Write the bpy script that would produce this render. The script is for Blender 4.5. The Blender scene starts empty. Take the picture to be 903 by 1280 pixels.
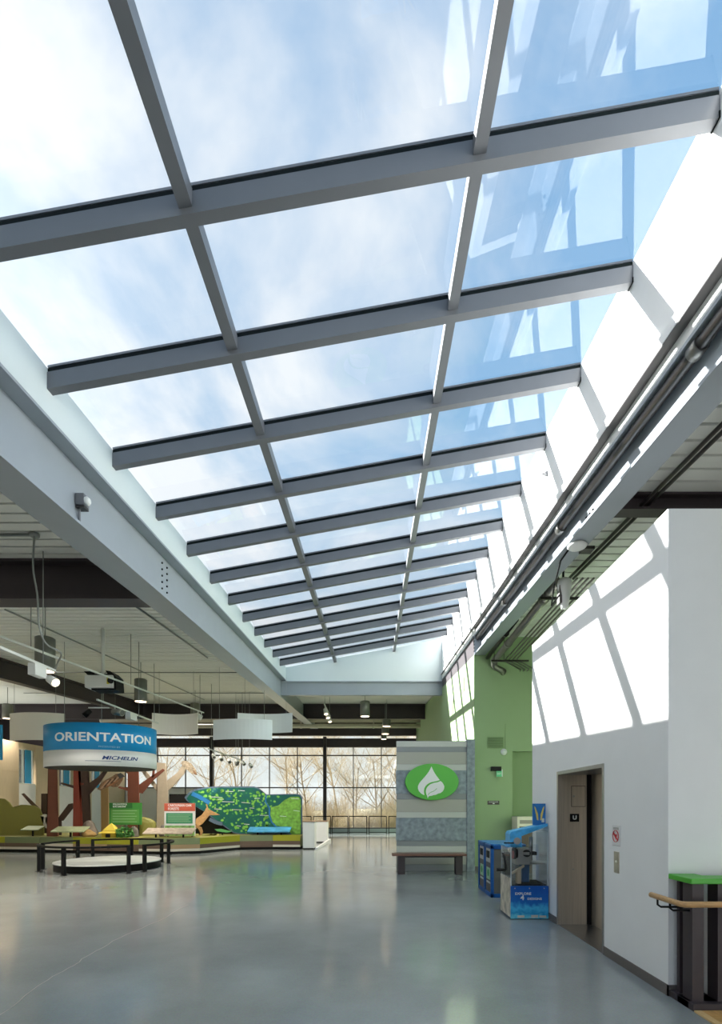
import bpy, bmesh, math, random
from mathutils import Vector, Matrix
rnd = random.Random(7)
sc = bpy.context.scene
COL = sc.collection
EYE = 1.67          # eye height of the photograph
S = 0.0578          # the roof (skylight, beams, deck) rises this much per metre of depth
PI = math.pi

def srgb(c):
    if isinstance(c, str):
        c = c.lstrip('#'); c = [int(c[i:i+2], 16) / 255 for i in (0, 2, 4)]
    return tuple((v / 12.92 if v <= .04045 else ((v + .055) / 1.055) ** 2.4) for v in c) + (1,)

# ------------------------------------------------------------------ camera
cam = bpy.data.cameras.new('camera')
cam.sensor_fit = 'HORIZONTAL'; cam.sensor_width = 24.0; cam.lens = 640 / 903 * 24
cam.shift_x = -(466 - 451.5) / 903; cam.shift_y = (1007 - 640) / 903
cam.clip_start = .05; cam.clip_end = 400
cam_o = bpy.data.objects.new('camera', cam); COL.objects.link(cam_o)
cam_o.location = (0, 0, EYE); cam_o.rotation_euler = (PI / 2, 0, 0)
sc.camera = cam_o

# ------------------------------------------------------------------ sky
SUN = Vector((-1, .482, .638)).normalized()
world = bpy.data.worlds.new('sky'); sc.world = world; world.use_nodes = True
nt = world.node_tree; nt.nodes.clear()
def N(t, **kw):
    n = nt.nodes.new(t)
    for k, v in kw.items(): setattr(n, k, v)
    return n
def L(a, b): nt.links.new(a, b)
def M(op, a, b=None, clamp=False):
    n = N('ShaderNodeMath', operation=op, use_clamp=clamp)
    for i, v in enumerate((a, b)):
        if v is None: continue
        if isinstance(v, (int, float)): n.inputs[i].default_value = v
        else: L(v, n.inputs[i])
    return n.outputs[0]
def mix(fac, a, b):
    n = N('ShaderNodeMix', data_type='RGBA')
    if isinstance(fac, (int, float)): n.inputs[0].default_value = fac
    else: L(fac, n.inputs[0])
    for i, v in ((6, a), (7, b)):
        if isinstance(v, tuple): n.inputs[i].default_value = v
        else: L(v, n.inputs[i])
    return n.outputs[2]
def ramp(fac, stops):
    n = N('ShaderNodeValToRGB'); L(fac, n.inputs[0])
    e = n.color_ramp.elements
    while len(e) < len(stops): e.new(.5)
    for i, (p, c) in enumerate(stops):
        e[i].position = p; e[i].color = c
    return n.outputs[0]
def gray(v): return (v, v, v, 1)
tc = N('ShaderNodeTexCoord'); sep = N('ShaderNodeSeparateXYZ'); L(tc.outputs['Generated'], sep.inputs[0])
zz = M('MAXIMUM', sep.outputs[2], 0.0)
den = M('ADD', zz, .12)
comb = N('ShaderNodeCombineXYZ'); L(M('DIVIDE', sep.outputs[0], den), comb.inputs[0]); L(M('DIVIDE', sep.outputs[1], den), comb.inputs[1])
n1 = N('ShaderNodeTexNoise'); L(comb.outputs[0], n1.inputs['Vector'])
n1.inputs['Scale'].default_value = 1.9; n1.inputs['Detail'].default_value = 7; n1.inputs['Roughness'].default_value = .56; n1.inputs['Distortion'].default_value = .35
dot = N('ShaderNodeVectorMath', operation='DOT_PRODUCT'); L(tc.outputs['Generated'], dot.inputs[0]); dot.inputs[1].default_value = SUN
sunny = M('MULTIPLY', M('ADD', dot.outputs['Value'], -.45), .42)
cl = M('ADD', n1.outputs[0], sunny)
cloud = ramp(cl, [(.43, gray(0)), (.57, gray(.40)), (.70, gray(.95))])
base = ramp(zz, [(0, srgb('#f6f7f7')), (.2, srgb('#f0f4f7')), (.38, srgb('#b9d5ec')), (.6, srgb('#93bde2')), (1, srgb('#74a6d6'))])
skyc = mix(cloud, base, srgb('#f7f9fb'))
glow = M('POWER', M('MAXIMUM', dot.outputs['Value'], 0.0), 22.0)
skyc = mix(M('MULTIPLY', glow, .7), skyc, (5.5, 5.4, 5.2, 1))
grd = M('MULTIPLY', M('ADD', sep.outputs[2], .05), 20, clamp=True)
skyc = mix(grd, srgb('#b9b5a8'), skyc)
bg = N('ShaderNodeBackground'); L(skyc, bg.inputs[0]); bg.inputs[1].default_value = 0.76
wo = N('ShaderNodeOutputWorld'); L(bg.outputs[0], wo.inputs[0])

sun = bpy.data.lights.new('sun', 'SUN'); sun.energy = 19; sun.angle = math.radians(.6); sun.color = (1, .97, .92)
so = bpy.data.objects.new('sun', sun); COL.objects.link(so); so.rotation_euler = SUN.to_track_quat('Z', 'Y').to_euler()

vs = sc.view_settings
sc.display_settings.display_device = 'sRGB'
vs.view_transform = 'Standard'; vs.look = 'None'; vs.exposure = 0.58; vs.gamma = 1; vs.use_curve_mapping = False
sc.cycles.use_denoising = True
sc.cycles.max_bounces = 12; sc.cycles.diffuse_bounces = 7; sc.cycles.transparent_max_bounces = 24; sc.cycles.sample_clamp_indirect = 6

# ------------------------------------------------------------------ materials
MATS = {}
def mat(name, color, rough=.6, metal=0.0, var=.0, vscale=8.0, emit=None, estr=0.0, spec=.5, bump=0.0, stretch=(1, 1, 1)):
    if name in MATS: return MATS[name]
    m = bpy.data.materials.new(name); m.use_nodes = True
    t = m.node_tree; b = t.nodes['Principled BSDF']
    c = srgb(color) if not isinstance(color, tuple) else color
    b.inputs['Base Color'].default_value = c
    b.inputs['Roughness'].default_value = rough; b.inputs['Metallic'].default_value = metal
    b.inputs['Specular IOR Level'].default_value = spec
    if emit is not None:
        b.inputs['Emission Color'].default_value = srgb(emit); b.inputs['Emission Strength'].default_value = estr
    if var or bump:
        tcn = t.nodes.new('ShaderNodeTexCoord'); mp = t.nodes.new('ShaderNodeMapping'); mp.inputs['Scale'].default_value = stretch
        no = t.nodes.new('ShaderNodeTexNoise'); no.inputs['Scale'].default_value = vscale; no.inputs['Detail'].default_value = 5
        t.links.new(tcn.outputs['Object'], mp.inputs[0]); t.links.new(mp.outputs[0], no.inputs['Vector'])
        if var:
            r = t.nodes.new('ShaderNodeValToRGB')
            r.color_ramp.elements[0].position = .3; r.color_ramp.elements[1].position = .7
            r.color_ramp.elements[0].color = tuple(max(0, v * (1 - var)) for v in c[:3]) + (1,)
            r.color_ramp.elements[1].color = tuple(min(1, v * (1 + var)) for v in c[:3]) + (1,)
            t.links.new(no.outputs[0], r.inputs[0]); t.links.new(r.outputs[0], b.inputs['Base Color'])
        if bump:
            bp = t.nodes.new('ShaderNodeBump'); bp.inputs['Strength'].default_value = bump; bp.inputs['Distance'].default_value = .02
            t.links.new(no.outputs[0], bp.inputs['Height']); t.links.new(bp.outputs[0], b.inputs['Normal'])
    MATS[name] = m
    return m

def glass_mat(name, tint, refl=1.0):
    m = bpy.data.materials.new(name); m.use_nodes = True
    t = m.node_tree; t.nodes.clear()
    tr = t.nodes.new('ShaderNodeBsdfTransparent'); tr.inputs[0].default_value = tint
    gl = t.nodes.new('ShaderNodeBsdfGlossy'); gl.inputs['Roughness'].default_value = 0.0
    gl.inputs[0].default_value = (refl, refl, refl, 1)
    lw = t.nodes.new('ShaderNodeLayerWeight'); lw.inputs[0].default_value = .5      # Facing = 1 - |cos|, the same from both sides
    def mth(op, x, y):
        n = t.nodes.new('ShaderNodeMath'); n.operation = op; n.use_clamp = True
        for i, v in enumerate((x, y)):
            if isinstance(v, (int, float)): n.inputs[i].default_value = v
            else: t.links.new(v, n.inputs[i])
        return n.outputs[0]
    F = mth('ADD', mth('MULTIPLY', mth('POWER', lw.outputs['Facing'], 5.0), .957), .043)      # Schlick
    two = mth('MULTIPLY', F, 1.25)
    mx = t.nodes.new('ShaderNodeMixShader'); out = t.nodes.new('ShaderNodeOutputMaterial')
    t.links.new(two, mx.inputs[0]); t.links.new(tr.outputs[0], mx.inputs[1]); t.links.new(gl.outputs[0], mx.inputs[2])
    t.links.new(mx.outputs[0], out.inputs[0])
    MATS[name] = m
    return m

G_SKY = glass_mat('skylight glass', (.93, .96, .98, 1))
G_WIN = glass_mat('window glass', (.92, .95, .94, 1))
G_ACR = glass_mat('clear acrylic', (.93, .95, .96, 1))
m_white = mat('white paint', '#f1f2f2', .55, var=.015, vscale=3)
m_curb = mat('pale curb paint', '#d3dcdc', .5, var=.01, vscale=2)
m_steel = mat('silver beam paint', '#969ea5', .36, var=.03, vscale=2.5, spec=.6)
m_alu = mat('grey aluminium', '#6a6d72', .45, var=.03, vscale=4)
m_gasket = mat('black gasket', '#0a1211', .7, spec=.15)
m_dark = mat('dark brown steel paint', '#3a3236', .5, var=.06, vscale=3)
m_deck = mat('pale deck paint', '#e4e6e0', .55, var=.02, vscale=2)
m_deckgap = mat('deck joint', '#161716', .9)
m_green = mat('sage green paint', '#93ac80', .6, var=.02, vscale=2)
m_green2 = mat('green niche paint', '#869f72', .6, var=.02, vscale=2)
m_base = mat('taupe baseboard', '#6d6764', .6)
m_ss = mat('brushed stainless', '#d0c5b6', .36, metal=.75, var=.10, vscale=14, stretch=(6, 6, .12))
m_ssl = mat('bright stainless', '#b4b2b0', .35, metal=1.0, var=.05, vscale=20)
m_black = mat('black paint', '#0c0c0e', .55, spec=.25)
m_blk2 = mat('black board', '#0c0a0b', .7)
m_oak = mat('oak', '#c99f6b', .45, var=.18, vscale=9, stretch=(1, 8, 8))
m_oakfl = mat('oak flooring', '#d6a765', .4, var=.18, vscale=6, stretch=(8, 1, 8))
m_ply = mat('pale plywood', '#d6c2a3', .6, var=.07, vscale=6, stretch=(10, 10, .4))
m_blue = mat('bin blue', '#1358a6', .4, var=.03)
m_grey = mat('charcoal panel', '#62605f', .55, var=.05)
m_conduit = mat('grey conduit', '#8f9490', .45)
m_pipe = mat('dark pipe', '#211d1b', .36, metal=.0, var=.1, vscale=10)
m_galv = mat('galvanised pipe', '#84827d', .33, metal=.7, var=.1, vscale=10)
m_lens = mat('warm lamp lens', '#fff0d8', .4, emit='#ffe3bd', estr=4)
m_cyl = mat('pendant grey', '#74766f', .4, var=.05, metal=.3)
m_fixt = mat('fixture white', '#dfe2df', .4)
m_lime = mat('lime cap', '#4cb032', .4)
m_purple = mat('dark plum slat', '#3d3438', .5, var=.05)

def floor_mat():
    m = bpy.data.materials.new('polished concrete'); m.use_nodes = True
    t = m.node_tree; b = t.nodes['Principled BSDF']
    tcn = t.nodes.new('ShaderNodeTexCoord')
    n = t.nodes.new('ShaderNodeTexNoise'); n.inputs['Scale'].default_value = .55; n.inputs['Detail'].default_value = 8; n.inputs['Roughness'].default_value = .62
    n2 = t.nodes.new('ShaderNodeTexNoise'); n2.inputs['Scale'].default_value = 60; n2.inputs['Detail'].default_value = 3
    t.links.new(tcn.outputs['Object'], n.inputs['Vector']); t.links.new(tcn.outputs['Object'], n2.inputs['Vector'])
    r = t.nodes.new('ShaderNodeValToRGB'); r.color_ramp.elements[0].position = .32; r.color_ramp.elements[1].position = .68
    r.color_ramp.elements[0].color = srgb('#858a8a'); r.color_ramp.elements[1].color = srgb('#989d9d')
    t.links.new(n.outputs[0], r.inputs[0])
    mx = t.nodes.new('ShaderNodeMix'); mx.data_type = 'RGBA'; mx.blend_type = 'OVERLAY'; mx.inputs[0].default_value = .18
    t.links.new(r.outputs[0], mx.inputs[6]); t.links.new(n2.outputs[1], mx.inputs[7]); t.links.new(mx.outputs[2], b.inputs['Base Color'])
    rr = t.nodes.new('ShaderNodeMapRange'); rr.inputs[3].default_value = .10; rr.inputs[4].default_value = .18
    t.links.new(n.outputs[0], rr.inputs[0]); t.links.new(rr.outputs[0], b.inputs['Roughness'])
    b.inputs['Specular IOR Level'].default_value = .55
    MATS['floor'] = m
    return m
m_floor = floor_mat()

# ------------------------------------------------------------------ mesh builder
class MB:
    def __init__(s, tilt=False):
        s.bm = bmesh.new(); s.tilt = tilt; s.mats = []; s.mi = 0
    def use(s, m):
        if m not in s.mats: s.mats.append(m)
        s.mi = s.mats.index(m); return s
    def hexa(s, p):   # 8 points: bottom ring 0-3, top ring 4-7
        v = [s.bm.verts.new(q) for q in p]
        for f in ((3, 2, 1, 0), (4, 5, 6, 7), (0, 1, 5, 4), (1, 2, 6, 5), (2, 3, 7, 6), (3, 0, 4, 7)):
            s.bm.faces.new([v[i] for i in f]).material_index = s.mi
        return s
    def box(s, x0, x1, y0, y1, z0, z1):
        return s.hexa([(x0, y0, z0), (x1, y0, z0), (x1, y1, z0), (x0, y1, z0), (x0, y0, z1), (x1, y0, z1), (x1, y1, z1), (x0, y1, z1)])
    def bar(s, a, b, w, h, up=(0, 0, 1)):   # rectangular bar from a to b
        a, b = Vector(a), Vector(b); d = (b - a).normalized()
        r = d.cross(Vector(up))
        if r.length < 1e-4: r = d.cross(Vector((0, 1, 0)))
        r.normalize(); u = r.cross(d).normalized()
        r *= w / 2; u *= h / 2
        return s.hexa([a - r - u, a + r - u, b + r - u, b - r - u, a - r + u, a + r + u, b + r + u, b - r + u])
    def prism(s, poly, axis, a, b):   # polygon extruded along an axis; poly (u, v) in the other two axes
        def P(u, v, t):
            return {'x': (t, u, v), 'y': (u, t, v), 'z': (u, v, t)}[axis]
        n = len(poly)
        A = [s.bm.verts.new(P(u, v, a)) for u, v in poly]; B = [s.bm.verts.new(P(u, v, b)) for u, v in poly]
        fs = [s.bm.faces.new(A), s.bm.faces.new(B[::-1])]
        for i in range(n):
            fs.append(s.bm.faces.new([A[i], B[i], B[(i + 1) % n], A[(i + 1) % n]]))
        for f in fs: f.material_index = s.mi
        return s
    def tube(s, pts, r, n=10, cap=True):
        pts = [Vector(p) for p in pts]; rings = []
        rs = r if isinstance(r, (list, tuple)) else [r] * len(pts)
        u = None
        for i, p in enumerate(pts):
            d = (pts[min(i + 1, len(pts) - 1)] - pts[max(i - 1, 0)]).normalized()
            if u is None:
                u = d.cross(Vector((0, 0, 1)))
                if u.length < 1e-3: u = d.cross(Vector((0, 1, 0)))
            u = (u - d * u.dot(d)).normalized(); w = d.cross(u)
            rings.append([s.bm.verts.new(p + (u * math.cos(2 * PI * k / n) + w * math.sin(2 * PI * k / n)) * rs[i]) for k in range(n)])
        for A, B in zip(rings, rings[1:]):
            for k in range(n):
                f = s.bm.faces.new([A[k], A[(k + 1) % n], B[(k + 1) % n], B[k]]); f.smooth = True; f.material_index = s.mi
        if cap:
            s.bm.faces.new(rings[0][::-1]).material_index = s.mi; s.bm.faces.new(rings[-1]).material_index = s.mi
        return s
    def lathe(s, c, prof, n=32, sy=1.0, axis='z'):   # prof: (r, t) along the axis
        rings = []
        for r, t in prof:
            ring = []
            for k in range(n):
                a = 2 * PI * k / n; u, v = r * math.cos(a), r * math.sin(a) * sy
                q = {'z': (u, v, t), 'y': (u, t, v), 'x': (t, u, v)}[axis]
                ring.append(s.bm.verts.new(Vector(c) + Vector(q)))
            rings.append(ring)
        for A, B in zip(rings, rings[1:]):
            for k in range(n):
                f = s.bm.faces.new([A[k], A[(k + 1) % n], B[(k + 1) % n], B[k]]); f.smooth = True; f.material_index = s.mi
        s.bm.faces.new(rings[0][::-1]).material_index = s.mi; s.bm.faces.new(rings[-1]).material_index = s.mi
        return s
    def build(s, name, m=None, parent=None, bevel=0.0, flip=True):
        bm = s.bm
        if s.tilt:
            for v in bm.verts: v.co.z += EYE + S * v.co.y
        if flip: bmesh.ops.recalc_face_normals(bm, faces=bm.faces[:])
        me = bpy.data.meshes.new(name); bm.to_mesh(me); bm.free()
        for mm in (s.mats or [m]): me.materials.append(mm)
        o = bpy.data.objects.new(name, me); COL.objects.link(o)
        if bevel:
            b = o.modifiers.new('edge', 'BEVEL'); b.width = bevel; b.segments = 2; b.limit_method = 'ANGLE'
        if parent is not None:
            o.parent = parent; o.matrix_parent_inverse = parent.matrix_world.inverted() if parent.parent is None and parent.type != 'EMPTY' else Matrix.Translation(-Vector(parent.location)) if parent.parent is None else Matrix.Identity(4)
        return o

def tag(o, label=None, cat=None, group=None, kind=None):
    if label: o['label'] = label
    if cat: o['category'] = cat
    if group: o['group'] = group
    if kind: o['kind'] = kind
    return o
def thing(name, label, cat, loc=(0, 0, 0), group=None):
    o = bpy.data.objects.new(name, None); COL.objects.link(o); o.location = loc; o.empty_display_size = .1
    return tag(o, label, cat, group)
def struct(name, label=None, loc=(0, 0, 0)):
    o = bpy.data.objects.new(name, None); COL.objects.link(o); o.location = loc
    return tag(o, label, None, None, 'structure')
def boxo(name, m, parent, *a, bevel=0.0, tilt=False):
    return MB(tilt).box(*a).build(name, m, parent, bevel)
def at(px, py, Y):   # a pixel of the photograph, at depth Y, as a place in the hall
    return Vector(((px - 466) * Y / 640, Y, EYE - (py - 1007) * Y / 640))
def RZ(h, y): return EYE + h + S * y      # height of a roof level above the floor

def text(s, size, m, name='lettering', parent=None, loc=(0, 0, 0), rot=(PI / 2, 0, 0), depth=.003, sx=1.0, bold=0.0, shear=0.0, wrap=None, align='CENTER'):
    cu = bpy.data.curves.new('lettering', 'FONT'); cu.body = s; cu.size = size; cu.extrude = depth; cu.offset = bold; cu.shear = shear
    cu.align_x = align; cu.align_y = 'CENTER'; cu.resolution_u = 3
    tmp = bpy.data.objects.new('tmp', cu); COL.objects.link(tmp)
    dg = bpy.context.evaluated_depsgraph_get()
    me = bpy.data.meshes.new_from_object(tmp.evaluated_get(dg)); bpy.data.objects.remove(tmp); bpy.data.curves.remove(cu)
    me.materials.clear(); me.materials.append(m)
    if wrap:
        for v in me.vertices: v.co = wrap(v.co.x * sx, v.co.y, v.co.z)
    else:
        R = Matrix.Translation(Vector(loc)) @ Matrix(Euler3(rot)).to_4x4()
        for v in me.vertices: v.co = R @ Vector((v.co.x * sx, v.co.y, v.co.z))
    me.name = name
    o = bpy.data.objects.new(name, me); COL.objects.link(o)
    if parent is not None:
        o.parent = parent
        base = parent
        o.matrix_parent_inverse = Matrix.Translation(-Vector(parent.location)) if parent.parent is None else Matrix.Identity(4)
    return o
from mathutils import Euler
def Euler3(r): return Euler(r).to_matrix()
ROT_CAM = (PI / 2, 0, 0)             # faces the camera (towards -Y)
ROT_LEFT = (PI / 2, 0, -PI / 2)      # on a wall that faces -X

# ================================================================== STRUCTURE
Y0, Y1 = -8.0, 31.0
XL, XR = -15.0, 8.0
XO_ = -22.0
# floor
fl = MB().box(XO_, XR, Y0, Y1 + .3, -.25, 0).build('floor', m_floor); tag(fl, 'grey polished concrete floor of the hall', kind='structure')
# hairline crack that wanders over the floor from the lower corner
cr = MB(); p = [at(2, 1268, 640 * 1.67 / 261), at(60, 1225, 640 * 1.67 / 218), at(105, 1198, 640 * 1.67 / 191), at(150, 1172, 640 * 1.67 / 165), at(200, 1150, 640 * 1.67 / 143), at(240, 1128, 640 * 1.67 / 121)]
q = []
for a, b in zip(p, p[1:]):
    for k in range(6):
        t = k / 6; c = a.lerp(b, t); q.append((c.x + rnd.uniform(-.02, .02), c.y + rnd.uniform(-.02, .02)))
for a, b in zip(q, q[1:]):
    cr.bar((a[0], a[1], .0004), (b[0], b[1], .0004), .008, .0012)
cr.build('floor_crack', mat('crack', '#a09c94', .8), fl)

# glass plane of the skylight: height over the tilted roof datum
XCL, XCR = -3.286, 2.63
def HG(x): return 4.12 + .182 * (x - XCL)
BAY = 1.2925
YB = [3.87 + BAY * n for n in range(-5, 13)]      # the last one is the end wall
XM = [-1.414, .81]
sky_w = struct('window_1', 'sloping glass skylight in a grid of grey aluminium bars')
def slab(mb, x0, x1, y0, y1, t0, t1, f=HG):        # box whose bottom and top follow the slope f(x)
    return mb.hexa([(x0, y0, f(x0) + t0), (x1, y0, f(x1) + t0), (x1, y1, f(x1) + t0), (x0, y1, f(x0) + t0), (x0, y0, f(x0) + t1), (x1, y0, f(x1) + t1), (x1, y1, f(x1) + t1), (x0, y1, f(x0) + t1)])
for y in YB[:-1]:
    mb = MB(True).use(m_alu); slab(mb, XCL, XCR, y, y + .095, -.215, -.045)
    ra = mb.build('rafter', m_alu, sky_w)
    mb = MB(True); slab(mb, XCL, XCR, y + .012, y + .083, -.045, .0); mb.build('gasket', m_gasket, ra)
    mb = MB(True); slab(mb, XCL, XCR, y + .01, y + .085, .008, .03); mb.build('cap_bar', m_alu, ra)
    mb = MB(True); mb.box(XCR - .012, XCR + .002, y - .006, y + .1, HG(XCR) - .22, HG(XCR) - .17); mb.build('bracket', m_gasket, ra)
for i, (a, b) in enumerate(zip(YB, YB[1:])):
    for x in XM:
        mb = MB(True); slab(mb, x - .05, x + .05, a + .095, b, -.165, -.03); mu = mb.build('mullion', m_alu, sky_w)
        mb = MB(True); slab(mb, x - .035, x + .035, a + .095, b, -.03, 0); mb.build('gasket', m_gasket, mu)
    xs = [XCL, XM[0], XM[1], XCR]
    for x0, x1 in zip(xs, xs[1:]):
        mb = MB(True)
        v = [mb.bm.verts.new(q) for q in ((x0, a + .05, HG(x0) + .004), (x1, a + .05, HG(x1) + .004), (x1, b + .05, HG(x1) + .004), (x0, b + .05, HG(x0) + .004))]
        mb.bm.faces.new(v); mb.build('pane', G_SKY, sky_w)
YE = YB[-1] + .0
# curbs and end wall
cl_o = MB(True).box(XCL - .14, XCL, YB[0], YE, 3.652, 4.12).build('trim_1', m_curb); tag(cl_o, 'pale painted curb along the low side of the skylight', kind='structure')
mb = MB(True)
mb.box(XCR, XCR + .2, YB[0], YE, 4.0, HG(XCR))
mb.box(XCR + .05, XCR + .2, YB[0], YE, 3.66, 4.0)
wr = mb.build('trim_2', m_white); tag(wr, 'tall white sunlit curb along the high side of the skylight', kind='structure')
mb = MB(True).box(XCR - .05, XCR + .05, YB[0], YE - .02, 3.845, 3.95); mb.build('shade_cassette', m_white, wr)
mb = MB(True).box(XCR - .045, XCR + .05, YB[0], YE - .03, 3.835, 3.844); mb.build('shade_slot', m_grey, wr)
mb = MB(True).prism([(XCL, 3.55), (XCR + .2, 3.55), (XCR + .2, HG(XCR + .2)), (XCL, HG(XCL))], 'y', YE, YE + .15); ew = mb.build('trim_3', m_curb); tag(ew, 'pale end wall closing the far end of the skylight', kind='structure')

# roof deck: long narrow panels with recessed joints
def deck(name, x0, x1, ya, yb, lab, y_near, y_far):
    c = MB(True).box(x0, x1, ya, yb, 3.66, 3.95).build(name, m_deckgap); tag(c, lab, kind='structure')
    w = .255; y = ya; rest = MB(True).use(m_deck)
    me = None
    while y < yb - .01:
        e = min(y + w - .046, yb)
        if y_near <= y <= y_far:
            MB(True).box(x0, x1, y, e, 3.60, 3.66).build('ceiling_panel', m_deck, c)
        else: rest.box(x0, x1, y, e, 3.60, 3.66)
        y += w
    r = rest.build('panel_field', m_deck, c); r['kind'] = 'stuff'
    return c
deck('ceiling', XO_, XCL - .40, Y0, Y1 + 2.2, 'pale ribbed metal deck over the exhibits beside the skylight', 5.2, 19)  # runs on past the far windows as an added sun-blocking overhang
deck('ceiling.001', XCR + .15, XR, Y0, 13.3, 'pale ribbed metal deck above the elevator shaft', 3.6, 10)
deck('ceiling.002', XCL - .17, XR, YE + .15, Y1 + 2.2, 'pale metal deck between the skylight and the far windows', 99, 99)  # part beyond the windows is an overhang added to keep sun out
c = MB(True).box(XCL - .1, XCR + .15, Y0, YB[0], 3.6, 3.95).build('ceiling.003', m_deck); tag(c, 'roof over the near end of the hall', kind='structure')
mb = MB(True).box(XCR, XR, 13.3, YE + .15, 3.62, 3.95); c = mb.build('ceiling.004', m_deck); tag(c, 'roof over the green block', kind='structure')

# long and cross beams
def ibeam(name, lab, m, axis, a, b, c0, w, h0, h1, tf=.03, tw=.02, webx=None, tilt=True, group=None):
    t = thing(name, lab, 'beam', (0, 0, 0), group)
    wx = c0 + w / 2 if webx is None else webx
    def bx(u0, u1, z0, z1):
        mb = MB(tilt)
        if axis == 'y': mb.box(u0, u1, a, b, z0, z1)
        else: mb.box(a, b, u0, u1, z0, z1)
        return mb
    bx(c0, c0 + w, h1 - tf, h1).build('upper_flange', m, t); bx(c0, c0 + w, h0, h0 + tf).build('lower_flange', m, t); bx(wx - tw / 2, wx + tw / 2, h0 + tf, h1 - tf).build('web', m, t)
    return t
BL = ibeam('steel_beam', 'long silver I-beam along the low side of the skylight', m_steel, 'y', Y0, Y1 - .3, XCL - .43, .43, 2.83, 3.65, tf=.03, webx=-3.48)
BR = ibeam('steel_beam', 'silver I-beam under the tall white curb, above the elevator', m_steel, 'y', Y0, 13.26, XCR, .29, 3.13, 3.65, tf=.035, webx=2.80)
mb = MB(True)
BE = ibeam('steel_beam', 'silver cross beam under the pale end wall of the skylight', m_steel, 'x', XCL - .19, XCR + .12, YE - .08, .26, 3.05, 3.58, tf=.04, webx=YE)
ibeam('steel_beam', 'deep dark cross beam over the near exhibits, ending at the long silver beam', m_dark, 'x', XO_, -3.49, 8.46, .44, 2.93, 3.60, tf=.04)
ibeam('steel_beam', 'dark cross beam in front of the far windows', m_dark, 'x', XO_, XCR, 25.5, .3, 2.85, 3.60, tf=.04)
ibeam('steel_beam', 'dark lengthwise beam crossing the deck above the blue drum sign', m_dark, 'y', 9.0, 25.5, -11.6, .3, 2.98, 3.60, tf=.04)
ibeam('steel_beam', 'short dark cross beam above the elevator shaft', m_dark, 'x', 2.81, XR, 6.48, .22, 3.38, 3.60, tf=.03)
t = thing('steel_channel', 'dark steel channel over the sunlit green wall', 'beam')
MB(True).box(XCR + .005, XCR + .2, 13.3, YE - .1, 3.13, 3.6).build('channel_web', m_dark, t)
MB(True).box(XCR - .03, XCR + .2, 13.3, YE - .1, 3.6, 3.64).build('channel_flange', m_steel, t)
def bolts(parent, x, nx, ys, hs):
    for y in ys:
        for h in hs:
            MB(True).lathe((0, 0, 0), [(.011, 0), (.011, .014), (.006, .018)], 8).build('b', m_black)
    return
def bolt_at(parent, x, sgn, y, h, m):
    z = RZ(h, y); mb = MB(); mb.lathe((x, y, z), [(.016, 0), (.016, .014 * sgn), (.009, .02 * sgn)], 8, axis='x')
    o = mb.build('bolt', m, parent); return o
for k in range(6):
    for y in (8.42, 8.62): bolt_at(BL, -3.47, 1, y, 2.98 + k * .105, m_black)
for k in range(2):
    for y in (6.46, 6.56, 6.66): bolt_at(BR, 2.79, -1, y, 3.27 + k * .09, m_black)
ep = MB(True).box(XCR - .0, XCR + .16, 13.20, 13.255, 3.16, 3.62).build('end_plate', m_steel, BR)
for k in range(5): bolt_at(BR, XCR, -1, 13.22, 3.22 + k * .085, m_black)
# dark pipe that runs under the upper flange of that beam
t = thing('sprinkler_main', 'dark pipe tucked under the upper flange of the beam above the elevator', 'pipe')
pm = MB(True).tube([(2.705, Y0, 3.555), (2.705, 13.2, 3.555)], .055, 14).build('pipe', m_pipe, t)
for y in (4.2, 7.3, 10.4): MB(True).tube([(2.705, y, 3.555), (2.705, y + .12, 3.555)], .068, 14).build('coupling', m_galv, pm)

# walls: elevator shaft
DY0, DY1, DZ = 5.79, 7.17, 2.10
XE = 2.60
mb = MB()
mb.box(XE, XE + .15, 4.5, DY0 - .04, 0, 4.28); mb.box(XE, XE + .15, DY1 + .04, 8.33, 0, 4.28); mb.box(XE, XE + .15, DY0 - .04, DY1 + .04, DZ + .04, 4.28)
mb.box(XE + .15, XR, 4.5, 4.65, 0, 4.28); mb.box(XE + .15, 6, 8.18, 8.33, 0, 4.28); mb.use(m_white); wr_ = mb.build('wall_right', m_white); MB().box(XE + .15, XR, 4.65, 8.18, 3.9, 4.05).build('shaft_roof', mat('dark roofing', '#4a4a48', .9), wr_); tag(wr_, 'white elevator shaft wall striped with window shadows', kind='structure')  # shaft roof is out of sight, coloured dark to cut sun bounce
b1 = MB(); b1.box(XE - .012, XE, 4.488, DY0 - .045, 0, .095); b1.box(XE - .012, XE + .12, 4.488, 4.5, 0, .095); b1.box(XE - .012, XE, DY1 + .045, 8.33, 0, .095)
tag(b1.build('baseboard_right', m_base), 'taupe baseboard of the elevator wall', kind='structure')
# elevator door
dr = struct('door_1', 'stainless elevator entrance with a deep jamb')
MB().box(XE - .006, XE + .46, DY1, DY1 + .045, 0, DZ + .045).build('jamb', m_ss, dr)
MB().box(XE - .006, XE + .46, DY0 - .045, DY0, 0, DZ + .045).build('jamb', m_ssl, dr)
MB().box(XE - .008, XE + .46, DY0, DY1, DZ, DZ + .045).build('head_jamb', m_ssl, dr)
MB().box(XE + .46, XE + .50, DY0 - .04, DY0 + .69, 0.0, DZ + .04).build('door_panel', m_ss, dr)
MB().box(XE + .475, XE + .515, DY0 + .697, DY1 + .04, 0.0, DZ + .04).build('door_panel', m_ss, dr)
MB().box(XE + .40, XE + .46, DY1 - .014, DY1, 0.0, DZ).build('shadow_gap', m_black, dr)
MB().box(XE + .0, XE + .46, DY0, DY1, 0.0, .006).build('sill', m_ssl, dr)
MB().box(XE + .184, XE + .381, DY1 - .003, DY1 + .008, 1.654, 1.946).build('panel_gap', m_black, dr)
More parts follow.
